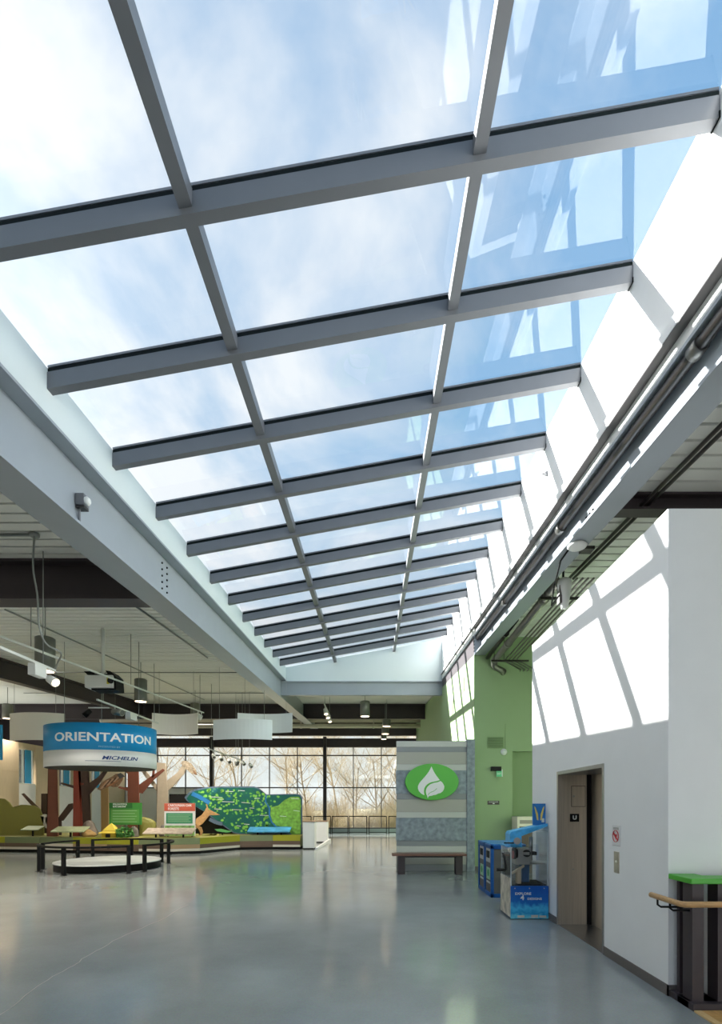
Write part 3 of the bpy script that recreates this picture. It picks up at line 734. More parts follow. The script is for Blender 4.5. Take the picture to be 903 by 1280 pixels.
# guard with lime cap, slats, oak handrail (lower corner)
GX, GY, GH = 2.62, 4.21, 1.03
t = thing('stair_guard', 'dark slatted stair guard with a lime green cap at the elevator corner', 'guard rail', (GX, GY, 0))
MB().box(GX - .02, GX + .24, GY, 4.485, 0, .06).build('plinth', m_purple, t, .004); MB().box(GX - .02, 6.0, GY - .06, GY + .16, 0, .06).build('plinth', m_purple, t, .004)
cap = MB().prism([(GX - .03, 4.485), (GX - .03, GY - .05), (6.0, GY - .05), (6.0, GY + .16), (GX + .2, GY + .16), (GX + .2, 4.485)], 'z', GH, GH + .045).build('cap', m_lime, t, .008)
for y in (4.40,): MB().box(GX + .02, GX + .13, y, y + .04, .06, GH).build('slat', m_purple, t)
for x in (GX + .05, GX + .26, GX + .47, GX + .68, GX + .89, GX + 1.10, GX + 1.31): MB().box(x - .04, x + .055, GY - .0, GY + .13, .06, GH).build('slat', m_purple, t)
hr = MB().tube([(2.45, 4.50, .887), (2.45, 4.10, .887), (2.458, 4.065, .887), (2.485, 4.05, .887), (6.0, 4.05, .887)], .024, 14).build('handrail', m_oak, t)
for (x, y, dxx, dyy) in ((2.45, 4.40, .19, 0), (2.47, 4.25, .17, 0), (2.92, 4.05, 0, .17), (3.6, 4.05, 0, .17)):
    MB().tube([(x, y, .868), (x, y, .82), (x + dxx * .15, y + dyy * .15, .80), (x + dxx, y + dyy, .80)], .009, 8).build('bracket', m_black, t)
# timber landing with a lighter nosing
t = thing('timber_landing', 'oak boarded stair landing beside the lower end of the slatted guard', 'landing', (3, 3.6, 0))
MB().prism([(2.60, 4.14), (2.66, 4.14), (2.66, 2.2), (2.60, 2.2)], 'z', -.001, .016).build('nosing', mat('oak nosing', '#e0bd84', .4), t, .003)
for k in range(9):
    MB().box(2.664, 6.0, 4.14 - .12 * (k + 1) + .003, 4.14 - .12 * k, .0, .014).build('floor_board', m_oakfl, t)

# pipes under the deck between the beam and the shaft
def pipe(name, lab, pts, r, m, extra=(), cat='pipe', tilt=False, n=12, group=None):
    o = thing(name, lab, cat, (0, 0, 0), group)
    pp = MB(tilt).tube(pts, r, n).build('pipe', m, o)
    for a, b, rr in extra: MB(tilt).tube([a, b], rr, n).build('coupling', m, pp)
    return o
pipe('drain_pipe', 'thick galvanised pipe that elbows into the top of the green wall', [(3.09, 8.55, 5.40), (3.09, 12.9, 5.34), (3.09, 13.0, 5.31), (3.10, 13.05, 5.24), (3.14, 13.08, 5.20), (3.28, 13.10, 5.15), (3.36, 13.14, 5.12), (3.38, 13.3, 5.12)], .075, m_galv, [((3.09, 9.2, 5.39), (3.09, 9.3, 5.39), .092), ((3.09, 11.6, 5.36), (3.09, 11.7, 5.36), .092), ((3.09, 12.75, 5.345), (3.09, 12.9, 5.34), .092)])
for k in range(4):
    x = 3.36 + .09 * k; z = 5.36
    pipe('conduit', ['first', 'second', 'third', 'fourth'][k] + ' of four thin conduits, counting outward from the thick galvanised pipe', [(x, 8.4, z + .04), (x, 12.98 - .04 * k, z), (x + .03, 13.03 - .04 * k, z - .02), (x + .45, 13.15 - .04 * k, z - .2), (x + .46, 13.3, z - .2)], .017, m_galv, cat='conduit', n=8, group='thin conduits over the bin alcove')
pipe('drain_pipe', 'short dark pipe close under the beam near the green wall', [(2.98, 10.6, 5.52), (2.98, 13.3, 5.50)], .05, m_pipe, [((2.98, 11.4, 5.515), (2.98, 11.5, 5.515), .07)])
t = thing('pipe_hanger', 'dark strut carrying the pipes in front of the green wall', 'hanger')
MB().box(2.92, 3.85, 12.6, 12.64, 5.22, 5.26).build('strut', m_pipe, t)
for x in (3.0, 3.24): MB().tube([(x, 12.62, 5.24), (x, 12.62, RZ(3.6, 12.6))], .008, 6).build('rod', m_pipe, t)
t = thing('pipe_hanger', 'dark strut carrying the pipes behind the white loudspeaker', 'hanger')
MB().box(2.92, 3.85, 8.9, 8.94, 5.26, 5.30).build('strut', m_pipe, t)
for x in (3.0, 3.24): MB().tube([(x, 8.92, 5.28), (x, 8.92, RZ(3.6, 8.9))], .008, 6).build('rod', m_pipe, t)
for k, x in enumerate((3.45, 3.53)):
    pipe('conduit', ['long dark conduit under the right deck, on the beam side of its twin', 'long dark conduit under the right deck, on the shaft side of its twin'][k].replace('right deck', 'deck over the shaft'), [(x, 1.5, 3.47), (x, 9.0, 3.47)], .024, m_pipe, cat='conduit', tilt=True, n=10)
MBs = None
# speaker, detector on the beam
s = at(706, 741, 8.2)
t = thing('loudspeaker', 'white curved loudspeaker hanging below the beam above the elevator wall', 'speaker', s)
MB().lathe((s.x, s.y, s.z), [(.03, -.26), (.055, -.25), (.075, -.12), (.105, .05), (.115, .14), (.10, .20), (.06, .23), (.02, .24)], 24).build('housing', m_fixt, t)
MB().box(s.x - .10, s.x - .06, s.y - .06, s.y + .06, s.z - .18, s.z + .1).build('grille', m_grey, t)
MB().tube([(s.x - .02, s.y, s.z + .2), (s.x - .02, s.y, RZ(3.6, s.y))], .018, 8).build('stem', m_black, t)
cb_ = [(2.70, 7.0, RZ(3.13, 7.0) - .01), (2.72, 7.4, RZ(3.13, 7.4) - .02), (2.73, 7.7, 4.95), (2.78, 7.95, 4.78), (s.x - .05, s.y, s.z)]
t2 = tag(MB().tube(cb_, .012, 8).build('cable', m_black), 'black cable looping from the beam to the white loudspeaker', 'cable')
s = at(724, 677, 6.9)
t = thing('beam_light', 'flat white disc fixture under the lower flange of the beam above the elevator', 'light', (2.76, 6.9, RZ(3.13, 6.9)))
zb = RZ(3.13, 6.9)
MB().lathe((2.76, 6.9, zb), [(.03, -.06), (.11, -.055), (.13, -.03), (.10, 0)], 24).build('disc', m_fixt, t)
MB().box(2.86, 3.02, 6.95, 7.1, zb - .04, zb).build('junction_box', m_pipe, t)
# device on the left beam
s = Vector((-3.46, 6.0, RZ(3.22, 6.0)))
t = thing('beam_sensor', 'small grey box with a round lamp on the long silver beam', 'sensor', s)
MB().box(s.x, s.x + .10, s.y - .05, s.y + .07, s.z - .06, s.z + .07).build('housing', m_alu, t, .006)
MB().lathe((s.x + .09, s.y, s.z - .0), [(.045, 0), (.05, .03), (.03, .055)], 18, axis='x').build('lens', m_fixt, t)
MB().box(s.x + .0, s.x + .10, s.y - .04, s.y + .06, s.z - .09, s.z - .07).build('hood', m_pipe, t)
MB().box(s.x + .01, s.x + .03, s.y - .01, s.y + .015, RZ(2.87, 6.0), s.z - .06).build('conduit', m_alu, t)
# small sensor on the tall white curb
s = Vector((XCR - .02, 7.7, RZ(4.55, 7.7)))
t = thing('curb_sensor', 'tiny grey sensor on the tall white sunlit curb', 'sensor', s)
MB().box(s.x - .02, s.x + .02, s.y - .03, s.y + .03, s.z - .03, s.z + .02).build('body', m_alu, t); MB().tube([s, s + Vector((-.06, .02, 0))], .01, 8).build('stalk', m_alu, t)

# ================================================================== THINGS: orientation ring and drum
XO, YO, RO = -7.08, 13.75, 1.59
t = thing('ring_rail', 'black ring of low rails around the white disc', 'railing', (XO, YO, 0))
def arc(r, a0, a1, z, n): return [(XO + r * math.cos(math.radians(a0 + (a1 - a0) * k / n)), YO + r * math.sin(math.radians(a0 + (a1 - a0) * k / n)), z) for k in range(n + 1)]
for a0, a1, mids in ((206, 314, (260,)), (-34, 44, ()), (56, 134, (95,)), (146, 194, ())):
    pts = arc(RO, a0, a1, .67, 14); mb = MB()
    for p, q in zip(pts, pts[1:]): mb.bar(p, q, .085, .045)
    rl = mb.build('rail', m_black, t)
    for a in (a0 + 1.2, a1 - 1.2) + mids:
        x, y = XO + RO * math.cos(math.radians(a)), YO + RO * math.sin(math.radians(a))
        MB().bar((x, y, 0.012), (x, y, .66),   .075, .075, up=(math.cos(math.radians(a)), math.sin(math.radians(a)), 0)).build('post', m_black, rl)
        MB().box(x - .06, x + .06, y - .06, y + .06, 0, .012).build('foot_plate', m_black, rl)
t = thing('floor_disc', 'low round disc with a pale map top inside the black ring rail', 'platform', (XO, YO, 0))
MB().lathe((XO, YO, 0), [(1.24, 0), (1.28, .02), (1.28, .17), (1.30, .18)], 56).build('drum', m_black, t)
MB().lathe((XO, YO, .18), [(1.30, 0), (1.30, .022), (1.28, .026)], 56).build('top', mat('map top', '#c7ccca', .35, var=.12, vscale=2), t)

XD, YD, RD, SYD = -7.28, 13.75, 1.40, .8
ZB, ZT = 2.66, 3.73
t = thing('drum_sign', 'blue and white hanging drum sign over the ring rail', 'sign', (XD, YD, ZB))
m_db = mat('drum blue', '#0b90d0', .45); m_dw = mat('drum white', '#e3e6e6', .45)
MB().lathe((XD, YD, ZB), [(RD - .03, .0), (RD, .0), (RD, .40)], 72, sy=SYD).build('white_band', m_dw, t)
MB().lathe((XD, YD, ZB + .40), [(RD, .0), (RD, ZT - ZB - .40), (RD - .03, ZT - ZB - .40)], 72, sy=SYD).build('blue_band', m_db, t)
MB().lathe((XD, YD, ZB - .012), [(RD - .04, 0), (RD - .02, .012)], 72, sy=SYD).build('underside', m_blk2, t)
def th_px(px):
    best = min(range(-900, 900), key=lambda k: abs(466 + 640 * (XD + RD * math.sin(k / 10 * PI / 180)) / (YD - SYD * RD * math.cos(k / 10 * PI / 180)) - px))
    return best / 10 * PI / 180
def wrapper(px, z0):
    t0 = th_px(px)
    def w(x, y, z):
        a = t0 + x / (RD * .93); r = RD + .004 + z
        return Vector((XD + r * math.sin(a), YD - SYD * r * math.cos(a), z0 + y))
    return w
m_lt = mat('letter white', '#f0f4f6', .5)
text('ORIENTATION', .30, m_lt, 'lettering', t, wrap=wrapper(133, ZB + .705), sx=1.24, bold=.006)
text('PRESENTED BY', .06, mat('letter pale blue', '#8cc8e8', .5), 'lettering', t, wrap=wrapper(137, ZB + .475), sx=1.2)
text('MICHELIN', .125, mat('letter navy', '#1c3f7c', .5), 'lettering', t, wrap=wrapper(151, ZB + .20), sx=1.5, bold=.003, shear=.25)
mb = MB(); w = wrapper(124, ZB + .12)
pts = [w(-.30 + .06 * k, 0, .002) for k in range(14)]
for a, b in zip(pts, pts[1:]): mb.bar(a, b, .004, .010)
mb.build('underline', mat('letter navy', '#1c3f7c'), t)
for dxx in (-1.0, 0, 1.0):
    MB().tube([(XD + dxx, YD, ZT - .02), (XD + dxx, YD, RZ(3.6, YD))], .008, 6).build('wire', m_conduit, t)
MB().box(XD - 1.2, XD + 1.2, YD - .02, YD + .02, ZT - .08, ZT - .04).build('spreader_bar', m_conduit, t)

# hanging curved sails
def sail(px0, px1, py0, py1, Y, lab, m, bow, n=14):
    a, b = at(px0, py0, Y), at(px1, py1, Y)
    t = thing('ceiling_sail', lab, 'acoustic panel', ((a.x + b.x) / 2, Y, b.z), 'hanging sails')
    F, Bk = [], []
    for k in range(n + 1):
        u = k / n; x = a.x + (b.x - a.x) * u; y = Y + bow * 4 * u * (1 - u)
        F.append((x, y)); Bk.append((x, y + .05))
    MB().prism(F + Bk[::-1], 'z', b.z, a.z).build('panel', m, t)
    mb = MB()
    for u in (.12, .88):
        x = a.x + (b.x - a.x) * u; y = Y + bow * 4 * u * (1 - u) + .02
        MB().tube([(x, y, a.z), (x, y, RZ(3.6, y))], .006, 5).build('wire', m_conduit, t)
m_sail = mat('sail cream', '#efebe2', .6); m_sail2 = mat('sail pale blue', '#e8eff1', .6)
sail(12, 80, 892, 926, 16.6, 'cream hanging sail to the side of the blue drum sign, away from the skylight', m_sail, -.25)
sail(190, 247, 891, 917, 17.4, 'cream hanging sail just beside the blue drum sign, toward the skylight', m_sail, .3)
sail(266.5, 340, 900, 924.8, 17.0, 'pale blue hanging sail above the green map board, the lower of two', m_sail2, -.25)
sail(297, 365.5, 891, 915, 18.6, 'pale blue hanging sail behind the lower one, close to the long silver beam', m_sail2, .25)
a = at(-40, 906, 14.5); b = at(2.2, 950, 14.5)
t = thing('hanging_banner', 'plain cyan hanging banner beside the cream sail', 'banner', (b.x, 14.5, b.z))
MB().box(a.x, b.x, 14.5, 14.54, b.z, a.z).build('cloth', m_cyan, t); MB().tube([(b.x - .2, 14.52, a.z), (b.x - .2, 14.52, RZ(3.6, 14.5))], .006, 5).build('wire', m_conduit, t)

# pendants
def lamp_light(kind, loc, energy, parent, size=.12, cone=110, aim=None):
    l = bpy.data.lights.new('lamp_glow', kind); l.energy = energy; l.color = (1, .9, .76)
    if kind == 'SPOT': l.spot_size = math.radians(cone); l.spot_blend = .6; l.shadow_soft_size = size
    o = bpy.data.objects.new('lamp_glow', l); COL.objects.link(o); o.location = Vector(loc) - Vector(parent.location); o.parent = parent
    if aim is not None: o.rotation_euler = (Vector(loc) - Vector(aim)).to_track_quat('Z', 'Y').to_euler()
    return o
def pendant(px, py0, py1, Y, lab, e=600, d=.38):
    a, b = at(px, py0, Y), at(px, py1, Y)
    t = thing('pendant_light', lab, 'light', (a.x, Y, b.z), 'grey cylinder pendants')
    MB().lathe((a.x, Y, b.z), [(d / 2 - .01, .0), (d / 2, .0), (d / 2, a.z - b.z - .02), (d / 2 - .03, a.z - b.z)], 28).build('shade', m_cyl, t)
    MB().lathe((a.x, Y, b.z - .006), [(d / 2 - .03, 0), (d / 2 - .02, .008)], 28).build('lens', m_lens, t)
    MB().tube([(a.x, Y, a.z), (a.x, Y, RZ(3.6, Y))], .012, 8).build('stem', m_conduit, t)
    lamp_light('SPOT', (a.x, Y, b.z - .03), e, t)
    return t
pendant(56.5, 797, 839, 10.8, 'grey cylinder pendant behind the lit track spotlight')
pendant(-150, 640, 720, 7.6, 'added unseen grey cylinder pendant nearer than the lit track spotlight, beside the dark cross beam', 700)  # outside the view, added to brighten the hall
pendant(-260, 800, 850, 11.5, 'added unseen grey cylinder pendant far to the side of the lit track spotlight', 700)  # another added fill lamp outside the view
pendant(176, 849, 877, 16.2, 'grey cylinder pendant above the lettered end of the blue drum sign')
pendant(456.5, 876.5, 895.5, 20.2, 'grey cylinder pendant just past the end of the skylight')
pendant(9.5, 880, 898, 20.8, 'grey cylinder pendant above the cyan banner')
pendant(483.5, 899.5, 908, 24.0, 'largest of three short lamps in file before the far windows', 300, .40)
pendant(482, 909.5, 917.5, 25.2, 'middle of three short lamps in file before the far windows', 300, .38)
pendant(480, 918.5, 924, 26.6, 'smallest of three short lamps in file before the far windows', 300, .30)
pendant(244, 879, 897, 21.5, 'grey cylinder pendant behind the cream sail near the wide windows', 500)

# tracks and spotlights
def spot(parent, p, d, r=.06, ln=.16, lit=False, m=None):
    d = Vector(d).normalized(); p = Vector(p)
    h = MB().tube([p, p + d * ln], [r * .85, r], 16).build('spot_head', m or m_fixt, parent)
    MB().tube([p + d * (ln - .004), p + d * (ln + .004)], [r * .8, r * .8], 16).build('lens', m_lens if lit else m_grey, h)
def track(lab, x, y0, y1, z, tilt=False, hang=(), w=.04):
    t = thing('light_track', lab, 'track', (x, y0, 0))
    za, zb_ = (z, z) if not tilt else (RZ(z, y0), RZ(z, y1))
    MB().bar((x, y0, za), (x, y1, zb_), w, w).build('rail', m_fixt, t)
    for y in hang:
        zz_ = za + (zb_ - za) * (y - y0) / (y1 - y0)
        MB().tube([(x, y, zz_), (x, y, RZ(3.6, y))], .009, 6).build('stem', m_conduit, t)
    return t
t = track('white light track with one lit spotlight, close below the deck', -5.28, 4.5, 8.5, 3.91, hang=(5.0, 8.2))
MB().box(-5.34, -5.22, 7.92, 8.2, 3.70, 3.88).build('driver_box', m_fixt, t, .006)
spot(t, (-5.22, 8.26, 3.72), (.75, -.25, -.45), .075, .16, True)
MB().tube([(-5.28, 8.18, 3.80), (-5.22, 8.28, 3.72)], .02, 8).build('arm', m_fixt, t)
x0 = at(43, 660, 7.6)
def smooth3(p, n=6):
    p = [Vector(q) for q in p]; out = []
    for i in range(len(p) - 1):
        a, b, c, d = p[max(i - 1, 0)], p[i], p[i + 1], p[min(i + 2, len(p) - 1)]
        for k in range(n):
            u = k / n; out.append(.5 * (2 * b + (c - a) * u + (2 * a - 5 * b + 4 * c - d) * u * u + (3 * b - a - 3 * c + d) * u ** 3))
    return out + [p[-1]]
cbp = smooth3([(x0.x, 7.6, RZ(3.55, 7.6)), (x0.x - .02, 7.6, 5.2), (x0.x + .03, 7.62, 4.8), (x0.x + .04, 7.65, 4.35), (x0.x + .08, 7.75, 4.12), (x0.x + .15, 8.0, 4.06), (-5.10, 8.3, 4.0), (-5.24, 8.45, 3.93)])
o = tag(MB().tube(cbp, .014, 8).build('cable', m_conduit), 'grey cable dropping from a deck box to the lit light track', 'cable')
t = thing('ceiling_box', 'small round junction box on the deck feeding the grey cable', 'junction box', (x0.x, 7.6, RZ(3.6, 7.6)))
MB().lathe((x0.x, 7.6, RZ(3.6, 7.6) - .05), [(.06, 0), (.07, .01), (.07, .05)], 16).build('cover', m_conduit, t)
MB(True).tube([(XL, 7.6, 3.575), (x0.x, 7.6, 3.575)], .02, 8).build('conduit', m_conduit, t)
t = track('long white rail running toward the sails at the level of the pendants', -6.14, 6.5, 18.6, 2.30, True, (9.2, 13, 18.2), .035)
for y, tg in ((18.0, (-4.6, 20.2, 1.2)), (18.35, (-9.3, 20.0, 1.0))):  # two spot heads added to brighten the map board and cutouts
    z = RZ(2.3, y); d = (Vector(tg) - Vector((-6.14, y, z))).normalized()
    MB().tube([(-6.14, y, z), (-6.14, y, z - .12)], .02, 8).build('arm', m_fixt, t); spot(t, (-6.14, y, z - .13), d, .07, .18, True)
    e_ = Vector((-6.14, y, z - .13)) + d * .21; lamp_light('SPOT', e_, 420, t, .07, 85, tg)
t = track('white light track behind the projector with a silver spotlight', -7.0, 13.0, 16.7, 4.36, False, (13.3, 16.4))
MB().box(-7.06, -6.9, 14.6, 15.0, 4.14, 4.34).build('driver_box', m_fixt, t, .006)
spot(t, (-7.05, 13.9, 4.22), (.9, -.25, -.15), .09, .30, False, m_ssl)
MB().tube([(-7.0, 13.9, 4.34), (-7.0, 13.9, 4.24)], .02, 8).build('arm', m_fixt, t)
spot(t, (-7.5, 13.6, 4.20), (-.6, -.3, -.7), .08, .22, False, m_black)
MB().bar((-7.55, 13.6, 4.27), (-7.0, 13.6, 4.27), .03, .03).build('cross_arm', m_fixt, t)
t = track('white light track with small spotlights in front of the wide windows', -6.3, 19.5, 24.5, 3.85, False, (20, 24))
for k, y in enumerate((20.2, 21.2, 22.4, 23.6)):
    MB().tube([(-6.3, y, 3.83), (-6.3, y, 3.70)], .02, 8).build('arm', m_fixt, t); spot(t, (-6.3, y, 3.68), (.4, -.6, -.6), .08, .2)
a = at(408, 885, 21.5)
t = track('short white light track past the end of the skylight', a.x, 20.6, 23.5, a.z, False, (20.9, 23.2))
for y in (21.0, 21.9, 22.9):
    MB().tube([(a.x, y, a.z), (a.x, y, a.z - .12)], .02, 8).build('arm', m_fixt, t); spot(t, (a.x, y, a.z - .14), (.2, -.3, -.9), .09, .24, True)
for k, (px, py) in enumerate(((295, 950), (303, 952), (312, 955))):
    p_ = at(px, py, 22)
    t = thing('window_spotlight', ['first', 'second', 'third'][k] + ' hanging window spotlight above the map board, counting from the tree cutouts', 'light', p_, 'small hanging spotlights')
    spot(t, p_, (.5, -.4, -.6), .08, .2); MB().tube([p_, (p_.x, p_.y, RZ(3.6, 22))], .008, 5).build('stem', m_conduit, t)

# deck conduits
for k, (x, y0, y1) in enumerate(((-7.9, 11.0, 24.0), (-5.0, 9.2, 15.5), (-9.6, 9.0, 22.0))):
    pipe('conduit', ['grey conduit on the deck passing over the projector', 'grey conduit on the deck beside the long silver beam', 'grey conduit on the deck between the dark lengthwise beam and the projector'][k], [(x, y0, 3.575), (x, y1, 3.575)], .02, m_conduit, cat='conduit', tilt=True, n=8)
for k, y in enumerate((10.5, 17.6, 22.0)):
    pipe('conduit', ['grey conduit crossing the deck before the projector', 'grey conduit crossing the deck beyond the projector', 'grey conduit crossing the deck above the sails'][k], [(XL, y, 3.56), (-4.3, y, 3.56)], .018, m_conduit, cat='conduit', tilt=True, n=8)

# projector
p_ = at(130, 854, 12.5)
t = thing('projector', 'white projector in a black bracket hanging under the deck', 'projector', p_)
bd = MB().box(p_.x - .34, p_.x + .34, p_.y - .25, p_.y + .25, p_.z - .16, p_.z + .14).build('body', m_fixt, t, .02)
MB().lathe((p_.x + .30, p_.y - .25, p_.z), [(.07, 0), (.07, -.04)], 20, axis='y').build('lens', m_blk2, bd)
MB().box(p_.x + .20, p_.x + .26, p_.y - .256, p_.y - .25, p_.z - .08, p_.z + .10).build('yellow_sticker', mat('sticker yellow', '#c9c33a', .5), bd)
MB().prism([(p_.x - .38, p_.z + .24), (p_.x - .15, p_.z + .24), (p_.x - .12, p_.z + .16), (p_.x - .30, p_.z + .16)], 'y', p_.y - .2, p_.y + .2).build('bracket_wing', m_black, t)
MB().prism([(p_.x + .14, p_.z + .26), (p_.x + .26, p_.z + .24), (p_.x + .38, p_.z + .12), (p_.x + .40, p_.z - .20), (p_.x + .35, p_.z - .20), (p_.x + .345, p_.z + .10), (p_.x + .2, p_.z + .16)], 'y', p_.y - .2, p_.y + .2).build('bracket_wing', m_black, t)
MB().box(p_.x - .2, p_.x + .40, p_.y - .2, p_.y + .2, p_.z - .205, p_.z - .17).build('bracket_tray', m_black, t)
MB().tube([(p_.x - .02, p_.y, p_.z + .14), (p_.x - .02, p_.y, RZ(3.6, p_.y))], .04, 12).build('pole', m_fixt, t)
MB().bar((p_.x - .1, p_.y, p_.z + .2), (p_.x + .2, p_.y, p_.z + .2), .05, .05).build('yoke', m_black, t)

# ================================================================== THINGS: exhibit
m_ol = mat('olive yellow', '#a6a528', .5); m_og = mat('grey olive', '#7e8a63', .5); m_od = mat('dark olive', '#8a8744', .55)
m_br = mat('board brown', '#6d5a4c', .5); m_cr = mat('board cream', '#d9d2c4', .5); m_tan = mat('board tan', '#a98f6c', .55)
PH = .54
line = [(-14.6, 18.6), (-11.9, 18.3), (-9.2, 17.75), (-6.9, 17.5), (-6.0, 17.8), (-5.0, 19.3), (-3.8, 19.5), (-2.75, 19.45)]
t = thing('exhibit_platform', 'long low striped exhibit platform carrying the forest cutouts', 'platform', (-8, 19, 0))
back = [(-2.75, 20.9), (-14.6, 21.6)]
off = lambda d: [(x, y + d) for x, y in line] + back
MB().prism(off(.10), 'z', 0.0, .10).build('toe_kick', m_blk2, t)
MB().prism(off(.02), 'z', .10, PH).build('body', m_od, t)
cu, cm, cl_ = [m_ol, m_og, m_ol, m_og, m_ol, m_og, m_ol], [m_br, m_cr, m_br, m_tan, m_br, m_br, m_br], [m_cr, m_cr, m_br, m_cr, m_cr, m_br, m_cr]
for i, ((xa, ya), (xb, yb)) in enumerate(zip(line, line[1:])):
    n = max(1, round(abs(xb - xa) / 1.3))
    for k in range(n):
        f0, f1 = k / n, (k + 1) / n - .004
        A = (xa + (xb - xa) * f0, ya + (yb - ya) * f0); B = (xa + (xb - xa) * f1, ya + (yb - ya) * f1)
        for (z0, z1, mm) in ((.33, PH + .01, cu[(i + k) % 7]), (.19, .325, cm[(i + 2 * k) % 7]), (.10, .185, cl_[(i + k) % 7])):
            MB().hexa([(A[0], A[1] - .012, z0), (B[0], B[1] - .012, z0), (B[0], B[1] + .03, z0), (A[0], A[1] + .03, z0), (A[0], A[1] - .012, z1), (B[0], B[1] - .012, z1), (B[0], B[1] + .03, z1), (A[0], A[1] + .03, z1)]).build('fascia_board', mm, t)

def cut(name, label, cat, pts, Y, m, th=.04, parent=None, group=None, sm=0, base=None, part=None):
    w = [(at(px, py, Y).x, at(px, py, Y).z) for px, py in pts]
    if sm: w = smooth(w, sm)
    if base is not None: w = [(x, max(z, base)) for x, z in w]
    mb = MB().prism(w, 'y', Y - th / 2, Y + th / 2)
    bmesh.ops.triangulate(mb.bm, faces=[f for f in mb.bm.faces if len(f.verts) > 4])
    if parent is not None: return mb.build(part or name, m, parent)
    t = thing(name, label, cat, (sum(p[0] for p in w) / len(w), Y, PH), group)
    mb.build(part or 'panel', m, t)
    return t
m_b1 = mat('tree brown', '#7a4636', .6, var=.05); m_b2 = mat('tree rust', '#8a3a2a', .6, var=.05); m_b3 = mat('tree dark', '#4a3832', .6, var=.05); m_b4 = mat('tree beige', '#b7a996', .6, var=.05); m_b5 = mat('tree tan', '#c3a173', .6)
def footy(Y): return 1007 + (EYE - PH) * 640 / Y
def tree_cut(label, trunk, branches, Y, m, th=.06):
    t = cut('tree_cutout', label, 'tree cutout', trunk, Y, m, th, part='trunk')
    for b in branches: cut('branch', None, None, b, Y + .01, m, th * .7, parent=t, part='branch')
    return t
Y = 18.75; fy = footy(Y) - .2
tree_cut('plain brown tree trunk cutout beside the olive bush', [(59, fy), (73, fy), (71.5, 1010), (70.2, 915), (61.5, 915), (60.5, 1010)], [], Y, m_b1)
Y = 18.95; fy = footy(Y) - .2
tree_cut('rust red narrow tree trunk cutout with short twigs', [(91.5, fy), (103.5, fy), (101, 1000), (98.5, 970), (98, 915), (92, 915), (92.5, 985)], [[(97, 962), (110, 959), (110, 960.5), (97, 965)], [(98, 978), (104, 979), (104, 981), (98, 981.5)]], Y, m_b2)
Y = 20.2; fy = footy(Y) - .2
tree_cut('dark forked tree cutout behind the rust red trunk', [(100, fy), (114, fy), (111, 990), (109, 915), (96, 915), (99, 985)], [[(107, 985), (111, 995), (113, 992), (126, 977), (136, 962), (132, 961.5), (122, 972), (110, 980)], [(100, 988), (76, 980), (77, 978), (100, 984)], [(98, 968), (84, 954), (88, 953), (99, 962)]], Y, m_b3)
Y = 19.9; fy = footy(Y) - .2
tree_cut('reddish brown forked tree cutout behind the green garden sign', [(160, fy), (175, fy), (174, 985), (172, 925), (160, 925), (160, 985)], [[(172, 990), (178, 992), (192, 975), (206, 963), (204, 961), (191, 969), (174, 981)], [(161, 968), (144, 955), (146, 953), (162, 963)], [(161, 989), (148, 985), (149, 983), (161, 985)], [(190, 972), (192, 953), (194, 953), (193, 972)]], Y, m_b1)
Y = 20.3; fy = footy(Y) - .2
tree_cut('pale beige forked tree cutout with a bird on its limb', [(196, fy), (212, fy), (210, 990), (207, 954), (196.5, 953), (197, 985)], [[(207, 985), (209, 990), (230, 968), (234, 957), (229, 955), (222, 966), (206, 978)], [(199, 985), (198, 992), (190, 980), (174, 961), (177, 957), (188, 970)]], Y, m_b4)
Y = 20.6; fy = footy(Y) - .2
tree_cut('short plain tan trunk cutout behind the yellow hut', [(127, fy), (136.5, fy), (135.5, 984), (126.5, 984)], [], Y, m_b5)
Y = 20.9; fy = footy(Y) - .2
tree_cut('dark stump cutout behind the olive bush', [(52, fy), (60, fy), (60, 992), (52, 992)], [], Y, m_b3)
Y = 19.5; fy = footy(Y) - .2
cut('bush_cutout', 'large olive bush cutout with a scalloped top', 'bush cutout', [(-12, fy), (-12, 1000), (0, 998), (6, 998.5), (12, 1003), (16, 1009), (23, 1009), (27, 1006), (33, 1006), (37, 1006.5), (43, 1007), (50, 1011), (53, 1018), (55, 1028), (55, fy)], Y, m_od, .05)
t = cut('log_cutout', 'dark fallen branch cutout leaning over the olive bush', 'branch cutout', [(27, 992.5), (30, 991.5), (52, 1013), (51, 1016.5), (38, 1005)], 20.8, m_b3)
MB().box(at(50, 1014, 20.8).x, at(52, 1014, 20.8).x, 20.76, 20.84, PH, at(51, 1014, 20.8).z).build('stand', m_b3, t)
t = cut('log_cutout', 'dark leaning branch cutout between the brown and rust trunks', 'branch cutout', [(71, 1025), (79, 1026), (91.5, 1010), (91, 1004), (86, 1005)], 19.6, m_b3)
MB().box(at(73, 1014, 19.6).x, at(77, 1014, 19.6).x, 19.58, 19.62, PH, at(73, 1024, 19.6).z).build('stand', m_b3, t)

